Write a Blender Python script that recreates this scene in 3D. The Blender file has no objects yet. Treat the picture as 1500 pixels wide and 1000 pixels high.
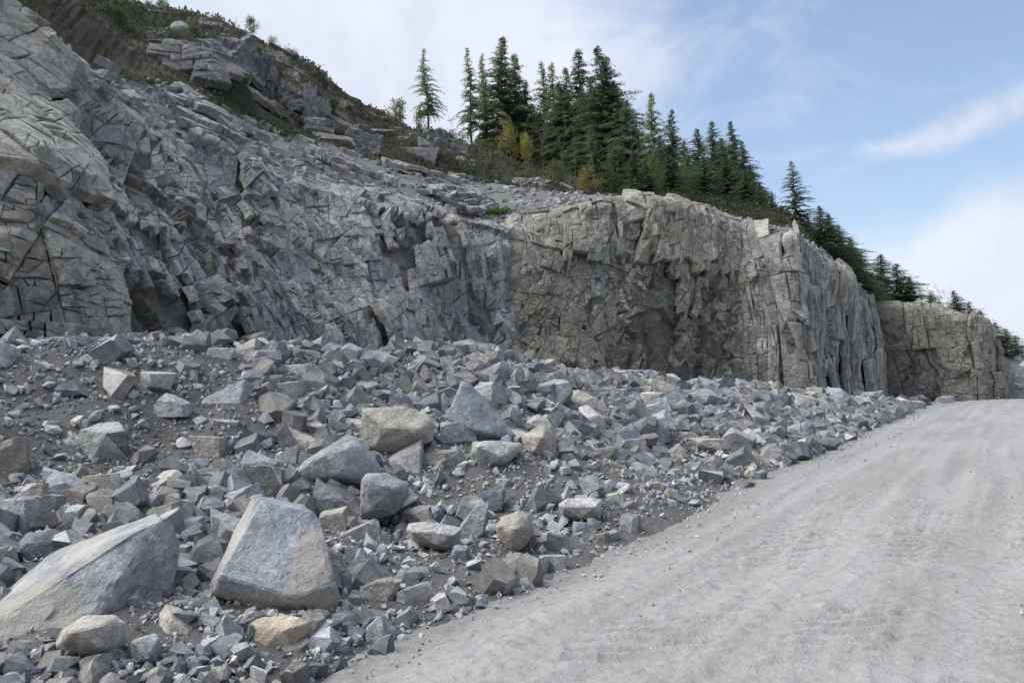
import bpy, bmesh, math, random
import numpy as np
from mathutils import Vector, Matrix, Euler, kdtree

random.seed(7)
RNG = np.random.default_rng(7)
scene = bpy.context.scene
COL = scene.collection

# ------------------------------------------------------------------ camera
F = 1133.0                        # focal length in pixels of the 1500x1000 photograph
PITCH, ROLL, EYE = math.radians(4.0), math.radians(3.5), 2.0
_f = np.array([0, math.cos(PITCH), math.sin(PITCH)])
_r0 = np.array([1.0, 0, 0]); _u0 = np.array([0, -math.sin(PITCH), math.cos(PITCH)])
_r = math.cos(ROLL) * _r0 - math.sin(ROLL) * _u0
_u = math.cos(ROLL) * _u0 + math.sin(ROLL) * _r0
CAMPOS = np.array([0, 0, EYE])
cam_data = bpy.data.cameras.new('camera')
cam_data.sensor_width = 36.0
cam_data.lens = 36.0 * F / 1500.0
cam_data.clip_start = 0.05
cam_data.clip_end = 6000
cam = bpy.data.objects.new('camera', cam_data)
COL.objects.link(cam)
m = Matrix.Identity(4)
for i in range(3):
    m[i][0] = _r[i]; m[i][1] = _u[i]; m[i][2] = -_f[i]; m[i][3] = CAMPOS[i]
cam.matrix_world = m
scene.camera = cam

# ------------------------------------------------------------------ world, sun, exposure
SUN_AZ, SUN_EL = math.radians(-80), math.radians(53)     # azimuth from +Y towards +X
world = bpy.data.worlds.new('World')
scene.world = world
world.use_nodes = True
scene.view_settings.view_transform = 'Standard'
scene.view_settings.look = 'None'
scene.view_settings.gamma = 1.0
scene.view_settings.use_curve_mapping = False
scene.view_settings.exposure = 0.94


class NT:
    """small helper to wire shader nodes"""
    def __init__(self, tree):
        self.t = tree; self.n = tree.nodes; self.l = tree.links

    def new(self, kind, **kw):
        nd = self.n.new(kind)
        for k, v in kw.items():
            setattr(nd, k, v)
        return nd

    def put(self, sock, val):
        if isinstance(val, bpy.types.NodeSocket):
            self.l.new(val, sock)
        elif val is not None:
            if isinstance(val, (tuple, list)) and len(val) == 3 and sock.type == 'RGBA':
                val = (*val, 1.0)
            sock.default_value = val

    def math(self, op, a, b=None, c=None, clamp=False):
        nd = self.new('ShaderNodeMath', operation=op, use_clamp=clamp)
        for i, v in enumerate((a, b, c)):
            if v is not None:
                self.put(nd.inputs[i], v)
        return nd.outputs[0]

    def mix(self, fac, a, b, mode='MIX'):
        nd = self.new('ShaderNodeMix', data_type='RGBA', blend_type=mode)
        self.put(nd.inputs[0], fac); self.put(nd.inputs[6], a); self.put(nd.inputs[7], b)
        return nd.outputs[2]

    def noise(self, vec, scale, detail=4, rough=0.55, dist=0.0, color=False):
        nd = self.new('ShaderNodeTexNoise')
        self.put(nd.inputs['Vector'], vec)
        nd.inputs['Scale'].default_value = scale
        nd.inputs['Detail'].default_value = detail
        nd.inputs['Roughness'].default_value = rough
        nd.inputs['Distortion'].default_value = dist
        return nd.outputs['Color' if color else 'Fac']

    def ramp(self, v, lo, hi, a=0.0, b=1.0):
        nd = self.new('ShaderNodeMapRange', interpolation_type='SMOOTHSTEP')
        self.put(nd.inputs[0], v)
        for i, x in enumerate((lo, hi, a, b)):
            nd.inputs[i + 1].default_value = x
        return nd.outputs[0]

    def vmath(self, op, a, b=None):
        nd = self.new('ShaderNodeVectorMath', operation=op)
        self.put(nd.inputs[0], a)
        if b is not None:
            self.put(nd.inputs[1], b)
        return nd.outputs[0]


def dir_of(px, py):
    d = _f + _r * ((px - 750) / F) - _u * ((py - 500) / F)
    return d / np.linalg.norm(d)


def build_world():
    w = NT(world.node_tree)
    w.n.clear()
    out = w.new('ShaderNodeOutputWorld')
    bg = w.new('ShaderNodeBackground')
    bg.inputs['Strength'].default_value = 0.1
    sky = w.new('ShaderNodeTexSky', sky_type='NISHITA')
    sky.sun_disc = False
    sky.sun_elevation = SUN_EL
    sky.sun_rotation = SUN_AZ
    sky.air_density = 1.0; sky.dust_density = 1.2; sky.ozone_density = 1.6
    geo = w.new('ShaderNodeNewGeometry')
    # direction seen = -incoming
    tc = w.new('ShaderNodeTexCoord')
    d = tc.outputs['Generated']
    sep = w.new('ShaderNodeSeparateXYZ'); w.put(sep.inputs[0], d)
    x, y, z = sep.outputs
    zc = w.math('ADD', w.math('MAXIMUM', z, 0.0), 0.16)
    comb = w.new('ShaderNodeCombineXYZ')
    w.put(comb.inputs[0], w.math('DIVIDE', x, zc)); w.put(comb.inputs[1], w.math('DIVIDE', y, zc))
    flat = comb.outputs[0]                                   # a cloud deck seen in perspective
    big = w.noise(flat, 0.75, 5, 0.55, 0.3)
    wisp = w.noise(flat, 2.6, 7, 0.62, 0.7)
    az = w.math('ARCTAN2', x, y)
    el = w.math('ARCSINE', z)

    def bump(px, py, ra, re):
        dd = dir_of(px, py)
        a0, e0 = math.atan2(dd[0], dd[1]), math.asin(dd[2])
        qa = w.math('POWER', w.math('DIVIDE', w.math('SUBTRACT', az, a0), ra), 2.0)
        qe = w.math('POWER', w.math('DIVIDE', w.math('SUBTRACT', el, e0), re), 2.0)
        return w.math('POWER', 2.718, w.math('MULTIPLY', w.math('ADD', qa, qe), -1.0))

    # thin high cloud everywhere, thickest towards the left of the view
    left = w.ramp(az, 0.42, -0.35)
    cover = w.math('ADD', w.math('MULTIPLY', big, 0.75), w.math('MULTIPLY', wisp, 0.85))
    cover = w.math('ADD', cover, w.math('MULTIPLY', left, 0.40))
    cover = w.math('ADD', cover, w.math('MULTIPLY', bump(640, 150, 0.30, 0.14), 0.30))
    veil = w.ramp(cover, 0.74, 1.22, 0.14, 0.94)
    # streak on the right: a line in azimuth / elevation
    d1, d2 = dir_of(1215, 245), dir_of(1520, 143)
    a1, e1 = math.atan2(d1[0], d1[1]), math.asin(d1[2])
    a2, e2 = math.atan2(d2[0], d2[1]), math.asin(d2[2])
    L = math.hypot(a2 - a1, e2 - e1); ca, ce = (a2 - a1) / L, (e2 - e1) / L
    da = w.math('SUBTRACT', az, a1); de = w.math('SUBTRACT', el, e1)
    along = w.math('ADD', w.math('MULTIPLY', da, ca), w.math('MULTIPLY', de, ce))
    across = w.math('ADD', w.math('MULTIPLY', da, -ce), w.math('MULTIPLY', de, ca))
    fine = w.noise(d, 14.0, 6, 0.6, 0.4)
    wob = w.math('MULTIPLY', w.math('SUBTRACT', w.noise(d, 9.0, 4), 0.5), 0.05)
    across = w.math('ADD', across, wob)
    width = w.math('ADD', 0.012, w.math('MULTIPLY', w.math('MAXIMUM', along, 0.0), 0.075))
    st = w.math('POWER', 2.718, w.math('MULTIPLY', w.math('POWER', w.math('DIVIDE', across, width), 2.0), -1.0))
    st = w.math('MULTIPLY', st, w.ramp(along, -0.03, 0.10))
    st = w.math('MULTIPLY', st, w.ramp(along, 1.1, 0.5))
    st = w.math('MULTIPLY', st, w.ramp(fine, 0.30, 0.65, 0.42, 0.92))
    # bank of low cloud on the right, lying along the horizon
    edge = w.math('ADD', el, w.math('MULTIPLY', w.math('SUBTRACT', w.noise(d, 5.0, 5, 0.55, 0.2), 0.5), 0.16))
    slope = w.math('MULTIPLY', w.math('SUBTRACT', az, 0.45), 0.42)
    edge = w.math('SUBTRACT', edge, w.math('MINIMUM', slope, 0.16))
    bank = w.ramp(edge, 0.175, 0.10)
    m1 = w.math('MAXIMUM', veil, w.math('MAXIMUM', st, w.math('MULTIPLY', bank, 0.93)))
    tone = w.noise(d, 3.2, 5, 0.6, 0.3)
    cloud = w.mix(w.ramp(tone, 0.30, 0.72), (3.5, 3.85, 4.6), (4.7, 4.9, 5.4))
    skyc = w.mix(1.0, sky.outputs[0], (1.0, 1.0, 1.0), 'MULTIPLY')
    colr = w.mix(m1, skyc, cloud)
    w.put(bg.inputs['Color'], colr)
    w.l.new(bg.outputs[0], out.inputs[0])


build_world()
sun_d = bpy.data.lights.new('sun', 'SUN')
sun_d.energy = 3.3
sun_d.angle = math.radians(75)
sun_d.color = (1.0, 0.98, 0.95)
sun = bpy.data.objects.new('sun', sun_d)
COL.objects.link(sun)
sv = Vector((math.sin(SUN_AZ) * math.cos(SUN_EL), math.cos(SUN_AZ) * math.cos(SUN_EL), math.sin(SUN_EL)))
sun.rotation_euler = sv.to_track_quat('Z', 'Y').to_euler()
sun.location = sv * 60


# ------------------------------------------------------------------ numeric helpers
def pt(px, py, d):
    """the world point at distance y = d in front of the camera seen at a pixel of the photograph"""
    v = _f + _r * ((px - 750) / F) - _u * ((py - 500) / F)
    return CAMPOS + v * (d / v[1])


def proj(p):
    q = np.asarray(p, float) - CAMPOS
    z = q @ _f
    return 750 + F * (q @ _r) / z, 500 - F * (q @ _u) / z


def hsh(ix, iy, iz, seed):
    with np.errstate(over='ignore'):
        h = (ix.astype(np.int64) * 374761393 + iy.astype(np.int64) * 668265263 + iz.astype(np.int64) * 2147483647 + seed * 974634721)
        h = (h ^ (h >> 13)) * 1274126177
        h = h ^ (h >> 16)
        h = (h * 668265263) ^ (h >> 15)
    return (h & 0xFFFFFF).astype(np.float64) / 0xFFFFFF


def vnoise(p, seed=0):
    i = np.floor(p).astype(np.int64); f = p - i
    f = f * f * f * (f * (f * 6 - 15) + 10)
    r = 0
    for a in (0, 1):
        wx = f[:, 0] if a else 1 - f[:, 0]
        for b in (0, 1):
            wy = f[:, 1] if b else 1 - f[:, 1]
            for c in (0, 1):
                wz = f[:, 2] if c else 1 - f[:, 2]
                r = r + wx * wy * wz * hsh(i[:, 0] + a, i[:, 1] + b, i[:, 2] + c, seed)
    return r * 2 - 1


def fbm(p, scale, octaves=4, seed=0, gain=0.5):
    s = 0; a = 1.0; q = np.asarray(p, float) / scale
    for o in range(octaves):
        s = s + a * vnoise(q, seed + o * 17); a *= gain; q = q * 2.03 + 11.3
    return s


def facets(p, size, seed, tilt=0.9):
    """stepped, tilted planes over a jittered cell grid; returns height in units of size and the gap to the next cell"""
    q = np.asarray(p, float) / size
    i = np.floor(q).astype(np.int64)
    n = len(q)
    best = np.full(n, 1e9); second = np.full(n, 1e9); val = np.zeros(n); cid = np.zeros(n)
    for a in (-1, 0, 1):
        for b in (-1, 0, 1):
            for c in (-1, 0, 1):
                cx, cy, cz = i[:, 0] + a, i[:, 1] + b, i[:, 2] + c
                px_ = cx + hsh(cx, cy, cz, seed); py_ = cy + hsh(cx, cy, cz, seed + 1); pz_ = cz + hsh(cx, cy, cz, seed + 2)
                dx, dy, dz = q[:, 0] - px_, q[:, 1] - py_, q[:, 2] - pz_
                dd = dx * dx + dy * dy + dz * dz
                t = (hsh(cx, cy, cz, seed + 3) - .5 + tilt * (dx * (hsh(cx, cy, cz, seed + 4) - .5) + dy * (hsh(cx, cy, cz, seed + 5) - .5) + dz * (hsh(cx, cy, cz, seed + 6) - .5)))
                cl = dd < best
                second = np.where(cl, best, np.minimum(second, dd))
                val = np.where(cl, t, val)
                cid = np.where(cl, hsh(cx, cy, cz, seed + 9), cid)
                best = np.where(cl, dd, best)
    return val, np.sqrt(second) - np.sqrt(best), cid


# ------------------------------------------------------------------ object helpers
def mesh_np(name, V, T, mat, col=None, smooth=False, parent=None):
    me = bpy.data.meshes.new(name)
    V = np.asarray(V, np.float32); T = np.asarray(T, np.int32)
    k = T.shape[1]
    me.vertices.add(len(V)); me.loops.add(T.size); me.polygons.add(len(T))
    me.vertices.foreach_set('co', V.ravel())
    me.loops.foreach_set('vertex_index', T.ravel())
    me.polygons.foreach_set('loop_start', np.arange(0, T.size, k, dtype=np.int32))
    me.polygons.foreach_set('use_smooth', np.full(len(T), smooth))
    if col is not None:
        at = me.attributes.new('col', 'FLOAT_COLOR', 'POINT')
        c = np.ones((len(V), 4), np.float32); c[:, :3] = col
        at.data.foreach_set('color', c.ravel())
    me.update(calc_edges=True)
    me.materials.append(mat)
    o = bpy.data.objects.new(name, me)
    COL.objects.link(o)
    if parent is not None:
        o.parent = parent
    return o


def tag(o, label=None, cat=None, group=None, kind=None):
    if label: o['label'] = label
    if cat: o['category'] = cat
    if group: o['group'] = group
    if kind: o['kind'] = kind
    return o


def empty(name, loc):
    o = bpy.data.objects.new(name, None)
    o.empty_display_size = 0.3
    COL.objects.link(o)
    o.location = loc
    return o


def grid_faces(nu, nv, keep=None):
    i, j = np.meshgrid(np.arange(nu - 1), np.arange(nv - 1), indexing='ij')
    a = (i * nv + j).ravel()
    Q = np.stack([a, a + nv, a + nv + 1, a + 1], 1)
    return Q if keep is None else Q[keep.ravel()]


def scatter(name, templates, pos, scale, rot, mat, col, smooth=False, parent=None):
    """many copies of small triangle templates joined into one mesh. rot: (n,3,3)"""
    n = len(pos); which = RNG.integers(0, len(templates), n)
    VV, TT, CC = [], [], []; off = 0
    for k, (v, t) in enumerate(templates):
        ix = np.where(which == k)[0]
        if not len(ix):
            continue
        w = v[None] * scale[ix][:, None, :]
        w = np.einsum('nij,nvj->nvi', rot[ix], w) + pos[ix][:, None, :]
        VV.append(w.reshape(-1, 3))
        TT.append((t[None] + (np.arange(len(ix)) * len(v))[:, None, None] + off).reshape(-1, 3))
        CC.append(np.repeat(col[ix], len(v), 0))
        off += len(ix) * len(v)
    return mesh_np(name, np.concatenate(VV), np.concatenate(TT), mat, np.concatenate(CC), smooth, parent)


def rand_rot(n, tilt=None):
    q = RNG.normal(size=(n, 4))
    if tilt is not None:
        q[:, 1] *= tilt; q[:, 2] *= tilt
    q /= np.linalg.norm(q, axis=1)[:, None]
    w, x, y, z = q.T
    return np.stack([np.stack([1 - 2 * (y * y + z * z), 2 * (x * y - z * w), 2 * (x * z + y * w)], 1),
                     np.stack([2 * (x * y + z * w), 1 - 2 * (x * x + z * z), 2 * (y * z - x * w)], 1),
                     np.stack([2 * (x * z - y * w), 2 * (y * z + x * w), 1 - 2 * (x * x + y * y)], 1)], 1)


# ------------------------------------------------------------------ materials
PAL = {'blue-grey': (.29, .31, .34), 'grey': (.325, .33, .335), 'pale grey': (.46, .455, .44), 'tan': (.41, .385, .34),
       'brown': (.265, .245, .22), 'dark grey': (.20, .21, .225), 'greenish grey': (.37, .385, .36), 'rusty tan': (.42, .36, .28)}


def mat_base(name):
    mt = bpy.data.materials.new(name); mt.use_nodes = True
    t = NT(mt.node_tree)
    b = t.n['Principled BSDF']
    b.inputs['Specular IOR Level'].default_value = 0.25
    b.inputs['Roughness'].default_value = 0.85
    pos = t.new('ShaderNodeNewGeometry').outputs['Position']
    return mt, t, b, pos


def set_bump(t, b, h, strength, dist):
    bp = t.new('ShaderNodeBump')
    bp.inputs['Strength'].default_value = strength
    bp.inputs['Distance'].default_value = dist
    t.put(bp.inputs['Height'], h)
    t.l.new(bp.outputs[0], b.inputs['Normal'])


def rock_material(name, attr_type, attr, veins=True, scale=1.0, bump=0.5, stain=0.32, mud=0.0, patches=()):
    mt, t, b, pos = mat_base(name)
    at = t.new('ShaderNodeAttribute', attribute_type=attr_type, attribute_name=attr)
    base = at.outputs['Color']
    n1 = t.noise(pos, 2.2 * scale, 6, 0.6, 0.4)
    n2 = t.noise(pos, 14 * scale, 6, 0.7)
    n3 = t.noise(pos, 60 * scale, 3, 0.6)
    k = t.math('MULTIPLY', t.ramp(n1, 0.25, 0.75, 0.66, 1.28), t.ramp(n2, 0.25, 0.75, 0.70, 1.28))
    k = t.math('MULTIPLY', k, t.ramp(n3, 0.3, 0.7, 0.86, 1.12))
    kc = t.new('ShaderNodeCombineXYZ')
    for i in range(3):
        t.put(kc.inputs[i], k)
    c = t.mix(1.0, base, kc.outputs[0], 'MULTIPLY')
    st = t.math('MULTIPLY', t.ramp(t.noise(pos, 1.3 * scale, 5, 0.65, 0.6), 0.54, 0.72), stain)
    c = t.mix(st, c, (.36, .30, .22))
    gr = t.math('MULTIPLY', t.ramp(t.noise(pos, 3.1 * scale, 5, 0.6, 0.3), 0.6, 0.75), stain * .8)
    c = t.mix(gr, c, (.36, .375, .34))
    if veins:
        v = t.noise(pos, 1.7 * scale, 5, 0.55, 1.2)
        v = t.math('ABSOLUTE', t.math('SUBTRACT', v, 0.5))
        v = t.math('MULTIPLY', t.ramp(v, 0.012, 0.0), t.ramp(t.noise(pos, 5, 3), 0.42, 0.65, 0, 0.8))
        c = t.mix(v, c, (.55, .55, .54))
    for ctr, rad_, cl, amt in patches:                      # stains, and pale patches that paint light onto lit faces
        dv = t.vmath('DIVIDE', t.vmath('SUBTRACT', pos, tuple(float(v) for v in ctr)), tuple(rad_))
        ln = t.new('ShaderNodeVectorMath', operation='LENGTH'); t.put(ln.inputs[0], dv)
        dd = t.math('ADD', ln.outputs['Value'], t.math('MULTIPLY', t.math('SUBTRACT', t.noise(pos, 5.5, 6, 0.65), 0.5), 1.3))
        c = t.mix(t.ramp(dd, 1.2, 0.86, 0.0, amt), c, cl)
    cr = None
    if mud:
        mp = t.new('ShaderNodeMapping'); mp.inputs['Scale'].default_value = (1, 1, 0.45); t.put(mp.inputs[0], pos)
        md = t.noise(mp.outputs[0], 0.75, 10, 0.74, 0.6)
        c = t.mix(t.ramp(md, 0.53, 0.59, 0.0, mud), c, (.115, .112, .10))
        c = t.mix(t.ramp(t.noise(pos, 0.30, 5, 0.6, 0.5), 0.52, 0.68, 0.0, mud * .8), c, (.33, .28, .195))
        vo = t.new('ShaderNodeTexVoronoi', feature='DISTANCE_TO_EDGE'); vo.inputs['Scale'].default_value = 1.5
        t.put(vo.inputs['Vector'], t.vmath('ADD', pos, t.vmath('MULTIPLY', t.noise(pos, 2.0, 4, 0.6, 0, True), (.22, .22, .22))))
        cr = t.math('MULTIPLY', t.ramp(vo.outputs['Distance'], 0.0, 0.07), 0.30)
    t.put(b.inputs['Base Color'], c)
    h = t.math('ADD', t.math('MULTIPLY', t.noise(pos, 4.5 * scale, 8, 0.62, 0.3), 1.0), t.math('MULTIPLY', t.noise(pos, 30 * scale, 4, 0.7), 0.25))
    if cr is not None: h = t.math('ADD', h, cr)
    set_bump(t, b, h, bump, 0.15 / scale)
    return mt


M_ROCK = rock_material('quarried_rock', 'OBJECT', 'tint', bump=0.85)
M_STONE = rock_material('loose_stone', 'GEOMETRY', 'col', veins=False, scale=2.0, bump=0.35, stain=0.2)
M_BLOCK = rock_material('cliff_rock', 'GEOMETRY', 'col', veins=True, scale=0.8, bump=1.0, stain=0.4, mud=0.6)
M_BLOCK_O = rock_material('cliff_rock_block', 'OBJECT', 'tint', veins=True, scale=0.8, bump=1.0, stain=0.4, mud=0.6)


def cliff_material():
    mt, t, b, pos = mat_base('dirty_cliff')
    at = t.new('ShaderNodeAttribute', attribute_type='GEOMETRY', attribute_name='col').outputs['Color']
    sep = t.new('ShaderNodeSeparateXYZ'); t.put(sep.inputs[0], pos)
    st = t.new('ShaderNodeMapping'); st.inputs['Scale'].default_value = (1, 1, 0.28)
    t.put(st.inputs[0], pos)
    n1 = t.noise(pos, 0.9, 7, 0.65, 0.5); n2 = t.noise(pos, 7, 6, 0.7); n3 = t.noise(st.outputs[0], 0.8, 6, 0.6, 0.6)
    k = t.math('MULTIPLY', t.ramp(n1, 0.25, 0.75, 0.6, 1.35), t.ramp(n2, 0.25, 0.75, 0.65, 1.35))
    kc = t.new('ShaderNodeCombineXYZ')
    for i in range(3):
        t.put(kc.inputs[i], k)
    c = t.mix(1.0, at, kc.outputs[0], 'MULTIPLY')
    c = t.mix(t.math('MULTIPLY', t.ramp(n3, 0.5, 0.68), 0.75), c, (.10, .098, .088))        # damp seepage and mud
    c = t.mix(t.math('MULTIPLY', t.ramp(t.noise(pos, 0.45, 6, 0.65, 0.8), 0.56, 0.72), 0.6), c, (.25, .225, .165))
    c = t.mix(t.math('MULTIPLY', t.ramp(t.noise(pos, 2.2, 6, 0.7, 0.8), 0.60, 0.74), 0.6), c, (.36, .37, .33))
    t.put(b.inputs['Base Color'], c)
    h = t.math('ADD', t.noise(pos, 2.2, 9, 0.68, 0.4), t.math('MULTIPLY', t.noise(pos, 14, 4, 0.7), 0.2))
    set_bump(t, b, h, 0.9, 0.35)
    return mt


def soil_material(name, ca, cb, cc, s=1.0, bump=0.7, dist=0.08):
    mt, t, b, pos = mat_base(name)
    n1 = t.noise(pos, 0.8 * s, 6, 0.6, 0.3); n2 = t.noise(pos, 9 * s, 7, 0.72); n3 = t.noise(pos, 45 * s, 3, 0.6)
    c = t.mix(t.ramp(n1, 0.35, 0.65), ca, cb)
    c = t.mix(t.ramp(n2, 0.52, 0.72), c, cc)
    k = t.ramp(n3, 0.3, 0.7, 0.75, 1.25)
    kc = t.new('ShaderNodeCombineXYZ')
    for i in range(3):
        t.put(kc.inputs[i], k)
    c = t.mix(1.0, c, kc.outputs[0], 'MULTIPLY')
    t.put(b.inputs['Base Color'], c)
    h = t.math('ADD', t.noise(pos, 7 * s, 8, 0.7), t.math('MULTIPLY', n3, 0.3))
    set_bump(t, b, h, bump, dist)
    return mt


M_CLIFF = cliff_material()
M_DIRT = soil_material('stony_earth', (.100, .098, .092), (.132, .130, .124), (.20, .20, .197), 1.0, 1.0, .1)
M_SCREE = soil_material('scree_gravel', (.125, .125, .125), (.165, .16, .15), (.23, .23, .23), 0.6, 0.8, 0.15)
M_HILL = soil_material('mossy_ground', (.042, .048, .028), (.062, .056, .040), (.10, .098, .085), 1.2, 1.0, 0.3)
M_GROUND = soil_material('quarry_floor', (.27, .27, .265), (.31, .31, .30), (.34, .34, .335), 0.7)


def road_material():
    mt, t, b, pos = mat_base('dusty_gravel_road')
    # axes along and across the road
    rot = t.new('ShaderNodeVectorRotate', rotation_type='Z_AXIS')
    t.put(rot.inputs['Vector'], pos); rot.inputs['Angle'].default_value = math.atan2(0.84, 0.54) * -1
    sp = t.new('ShaderNodeSeparateXYZ'); t.put(sp.inputs[0], rot.outputs[0])
    s, w = sp.outputs[0], sp.outputs[1]
    lo = t.new('ShaderNodeCombineXYZ')
    t.put(lo.inputs[0], t.math('MULTIPLY', s, 0.10)); t.put(lo.inputs[1], w)
    lanes = t.noise(lo.outputs[0], 1.5, 6, 0.6, 0.3)
    n1 = t.noise(pos, 0.6, 5, 0.6); n2 = t.noise(pos, 5, 7, 0.7); n3 = t.noise(pos, 38, 5, 0.7)
    c = t.mix(t.ramp(lanes, 0.36, 0.64), (.245, .240, .228), (.305, .302, .292))
    c = t.mix(t.ramp(n1, 0.45, 0.7, 0.0, 0.5), c, (.32, .322, .32))
    c = t.mix(t.ramp(n2, 0.52, 0.70, 0.0, 0.65), c, (.185, .185, .183))
    c = t.mix(t.ramp(n3, 0.54, 0.68, 0.0, 0.6), c, (.165, .165, .165))
    n4 = t.noise(pos, 110, 3, 0.7)
    c = t.mix(t.ramp(n4, 0.58, 0.70, 0.0, 0.5), c, (.12, .12, .123))
    c = t.mix(t.ramp(n4, 0.42, 0.30, 0.0, 0.5), c, (.43, .43, .428))
    edge = t.ramp(t.math('ADD', w, t.math('MULTIPLY', t.math('SUBTRACT', n2, 0.5), 1.2)), 3.5, 5.0, 0.0, 0.95)
    c = t.mix(edge, c, (.165, .162, .155))
    t.put(b.inputs['Base Color'], c)
    # tread marks pressed into the dust, in bands along the road
    sx = t.new('ShaderNodeSeparateXYZ'); t.put(sx.inputs[0], pos)
    wv = t.math('SINE', t.math('ADD', t.math('MULTIPLY', sx.outputs[1], 74.0), t.math('MULTIPLY', t.noise(pos, 1.6, 4), 22.0)))
    wv = t.ramp(wv, -0.2, 0.7)
    m_ = t.math('MULTIPLY', t.ramp(t.noise(lo.outputs[0], 1.3, 3), 0.47, 0.56), t.ramp(t.noise(pos, 1.7, 5, 0.65), 0.40, 0.56))
    wv = t.math('MULTIPLY', t.math('MULTIPLY', wv, m_), 0.42)
    lump = t.ramp(t.noise(pos, 11, 6, 0.68), 0.40, 0.62)
    grit = t.noise(pos, 75, 4, 0.75)
    h = t.math('ADD', t.math('ADD', t.noise(pos, 5, 9, 0.74), wv), t.math('ADD', t.math('MULTIPLY', grit, 0.12), t.math('MULTIPLY', lump, 0.40)))
    set_bump(t, b, h, 0.55, 0.055)
    return mt


M_ROAD = road_material()


def leaf_material(name, trans=0.25):
    mt, t, b, pos = mat_base(name)
    at = t.new('ShaderNodeAttribute', attribute_type='GEOMETRY', attribute_name='col').outputs['Color']
    oi = t.new('ShaderNodeObjectInfo')
    hs = t.new('ShaderNodeHueSaturation')
    t.put(hs.inputs['Color'], at)
    t.put(hs.inputs['Value'], t.ramp(oi.outputs['Random'], 0, 1, 0.8, 1.2))
    t.put(b.inputs['Base Color'], hs.outputs[0])
    b.inputs['Roughness'].default_value = 0.7
    tr = t.new('ShaderNodeBsdfTranslucent')
    t.put(tr.inputs[0], hs.outputs[0])
    mx = t.new('ShaderNodeMixShader'); mx.inputs[0].default_value = trans
    out = t.n['Material Output']
    t.l.new(b.outputs[0], mx.inputs[1]); t.l.new(tr.outputs[0], mx.inputs[2]); t.l.new(mx.outputs[0], out.inputs[0])
    return mt


M_LEAF = leaf_material('foliage', 0.4)


def bark_material():
    mt, t, b, pos = mat_base('bark')
    at = t.new('ShaderNodeMapping'); at.inputs['Scale'].default_value = (1, 1, .15); t.put(at.inputs[0], pos)
    c = t.mix(t.ramp(t.noise(at.outputs[0], 6, 5, .7), .35, .65), (.055, .045, .038), (.13, .115, .10))
    t.put(b.inputs['Base Color'], c)
    return mt


M_BARK = bark_material()

# ------------------------------------------------------------------ cliff, scree bench and hillside
# control columns from left to right; each row is (px, py, distance) in the photograph's view of the place
#        foot                mid face             top of face           upper scree edge      ridge
CTRL = [
    ((-330, 560, 15.0), (-320, 250, 15.6), (-300, -160, 20.0), (-300, -200, 25.0), (-260, -240, 45.0)),
    ((-160, 540, 16.2), (-150, 250, 17.0), (-140, -90, 22.0), (-140, -120, 26.0), (-110, -150, 50.0)),
    ((0, 530, 17.6), (0, 270, 18.4), (-15, 25, 23.5), (10, 10, 27.0), (45, -45, 58.0)),
    ((120, 530, 18.6), (110, 300, 19.6), (100, 125, 24.5), (110, 82, 31.0), (150, -2, 75.0)),
    ((215, 535, 21.0), (205, 330, 22.5), (190, 180, 27.5), (210, 122, 37.0), (225, 22, 86.0)),
    ((310, 540, 24.6), (300, 370, 26.0), (290, 222, 30.5), (290, 142, 43.0), (310, 40, 97.0)),
    ((450, 545, 29.0), (440, 400, 31.0), (430, 268, 36.0), (420, 200, 51.0), (440, 105, 112.0)),
    ((600, 550, 34.0), (590, 430, 36.0), (570, 308, 41.0), (560, 240, 60.0), (550, 184, 125.0)),
    ((745, 560, 40.0), (740, 450, 42.5), (730, 326, 47.0), (700, 268, 70.0), (680, 226, 133.0)),
    ((900, 560, 45.0), (905, 430, 47.0), (910, 297, 51.0), (880, 292, 66.0), (870, 284, 133.0)),
    ((1060, 575, 50.0), (1060, 450, 51.5), (1045, 318, 55.0), (1030, 312, 66.0), (1020, 304, 125.0)),
    ((1125, 585, 50.0), (1120, 470, 51.0), (1100, 334, 55.0), (1090, 326, 64.0), (1085, 315, 115.0)),
    ((1190, 590, 50.0), (1175, 480, 51.0), (1165, 350, 53.0), (1160, 345, 62.0), (1155, 338, 105.0)),
    ((1245, 600, 62.0), (1238, 500, 62.5), (1222, 390, 64.0), (1215, 384, 72.0), (1205, 378, 108.0)),
    ((1290, 605, 78.0), (1285, 530, 78.0), (1275, 446, 79.0), (1268, 440, 86.0), (1262, 432, 112.0)),
    ((1300, 600, 96.0), (1296, 530, 96.0), (1288, 462, 97.0), (1282, 458, 104.0), (1276, 450, 120.0)),
]
FAR = [
    ((1245, 605, 84.0), (1243, 520, 84.0), (1240, 446, 86.0), (1240, 460, 104.0), (1240, 490, 125.0)),
    ((1293, 606, 81.0), (1290, 520, 81.5), (1288, 445, 83.0), (1288, 458, 98.0), (1288, 490, 125.0)),
    ((1345, 608, 79.0), (1343, 520, 79.4), (1340, 445, 80.0), (1340, 458, 92.0), (1340, 495, 125.0)),
    ((1400, 606, 77.0), (1398, 520, 77.6), (1390, 453, 78.5), (1392, 468, 92.0), (1395, 508, 125.0)),
    ((1442, 604, 77.0), (1438, 530, 77.4), (1428, 469, 78.5), (1432, 486, 92.0), (1440, 524, 125.0)),
    ((1466, 602, 82.0), (1462, 540, 83.0), (1450, 492, 85.0), (1452, 512, 96.0), (1470, 545, 125.0)),
    ((1492, 600, 100.0), (1490, 560, 101.0), (1480, 534, 104.0), (1482, 545, 112.0), (1490, 560, 130.0)),
]


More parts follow.
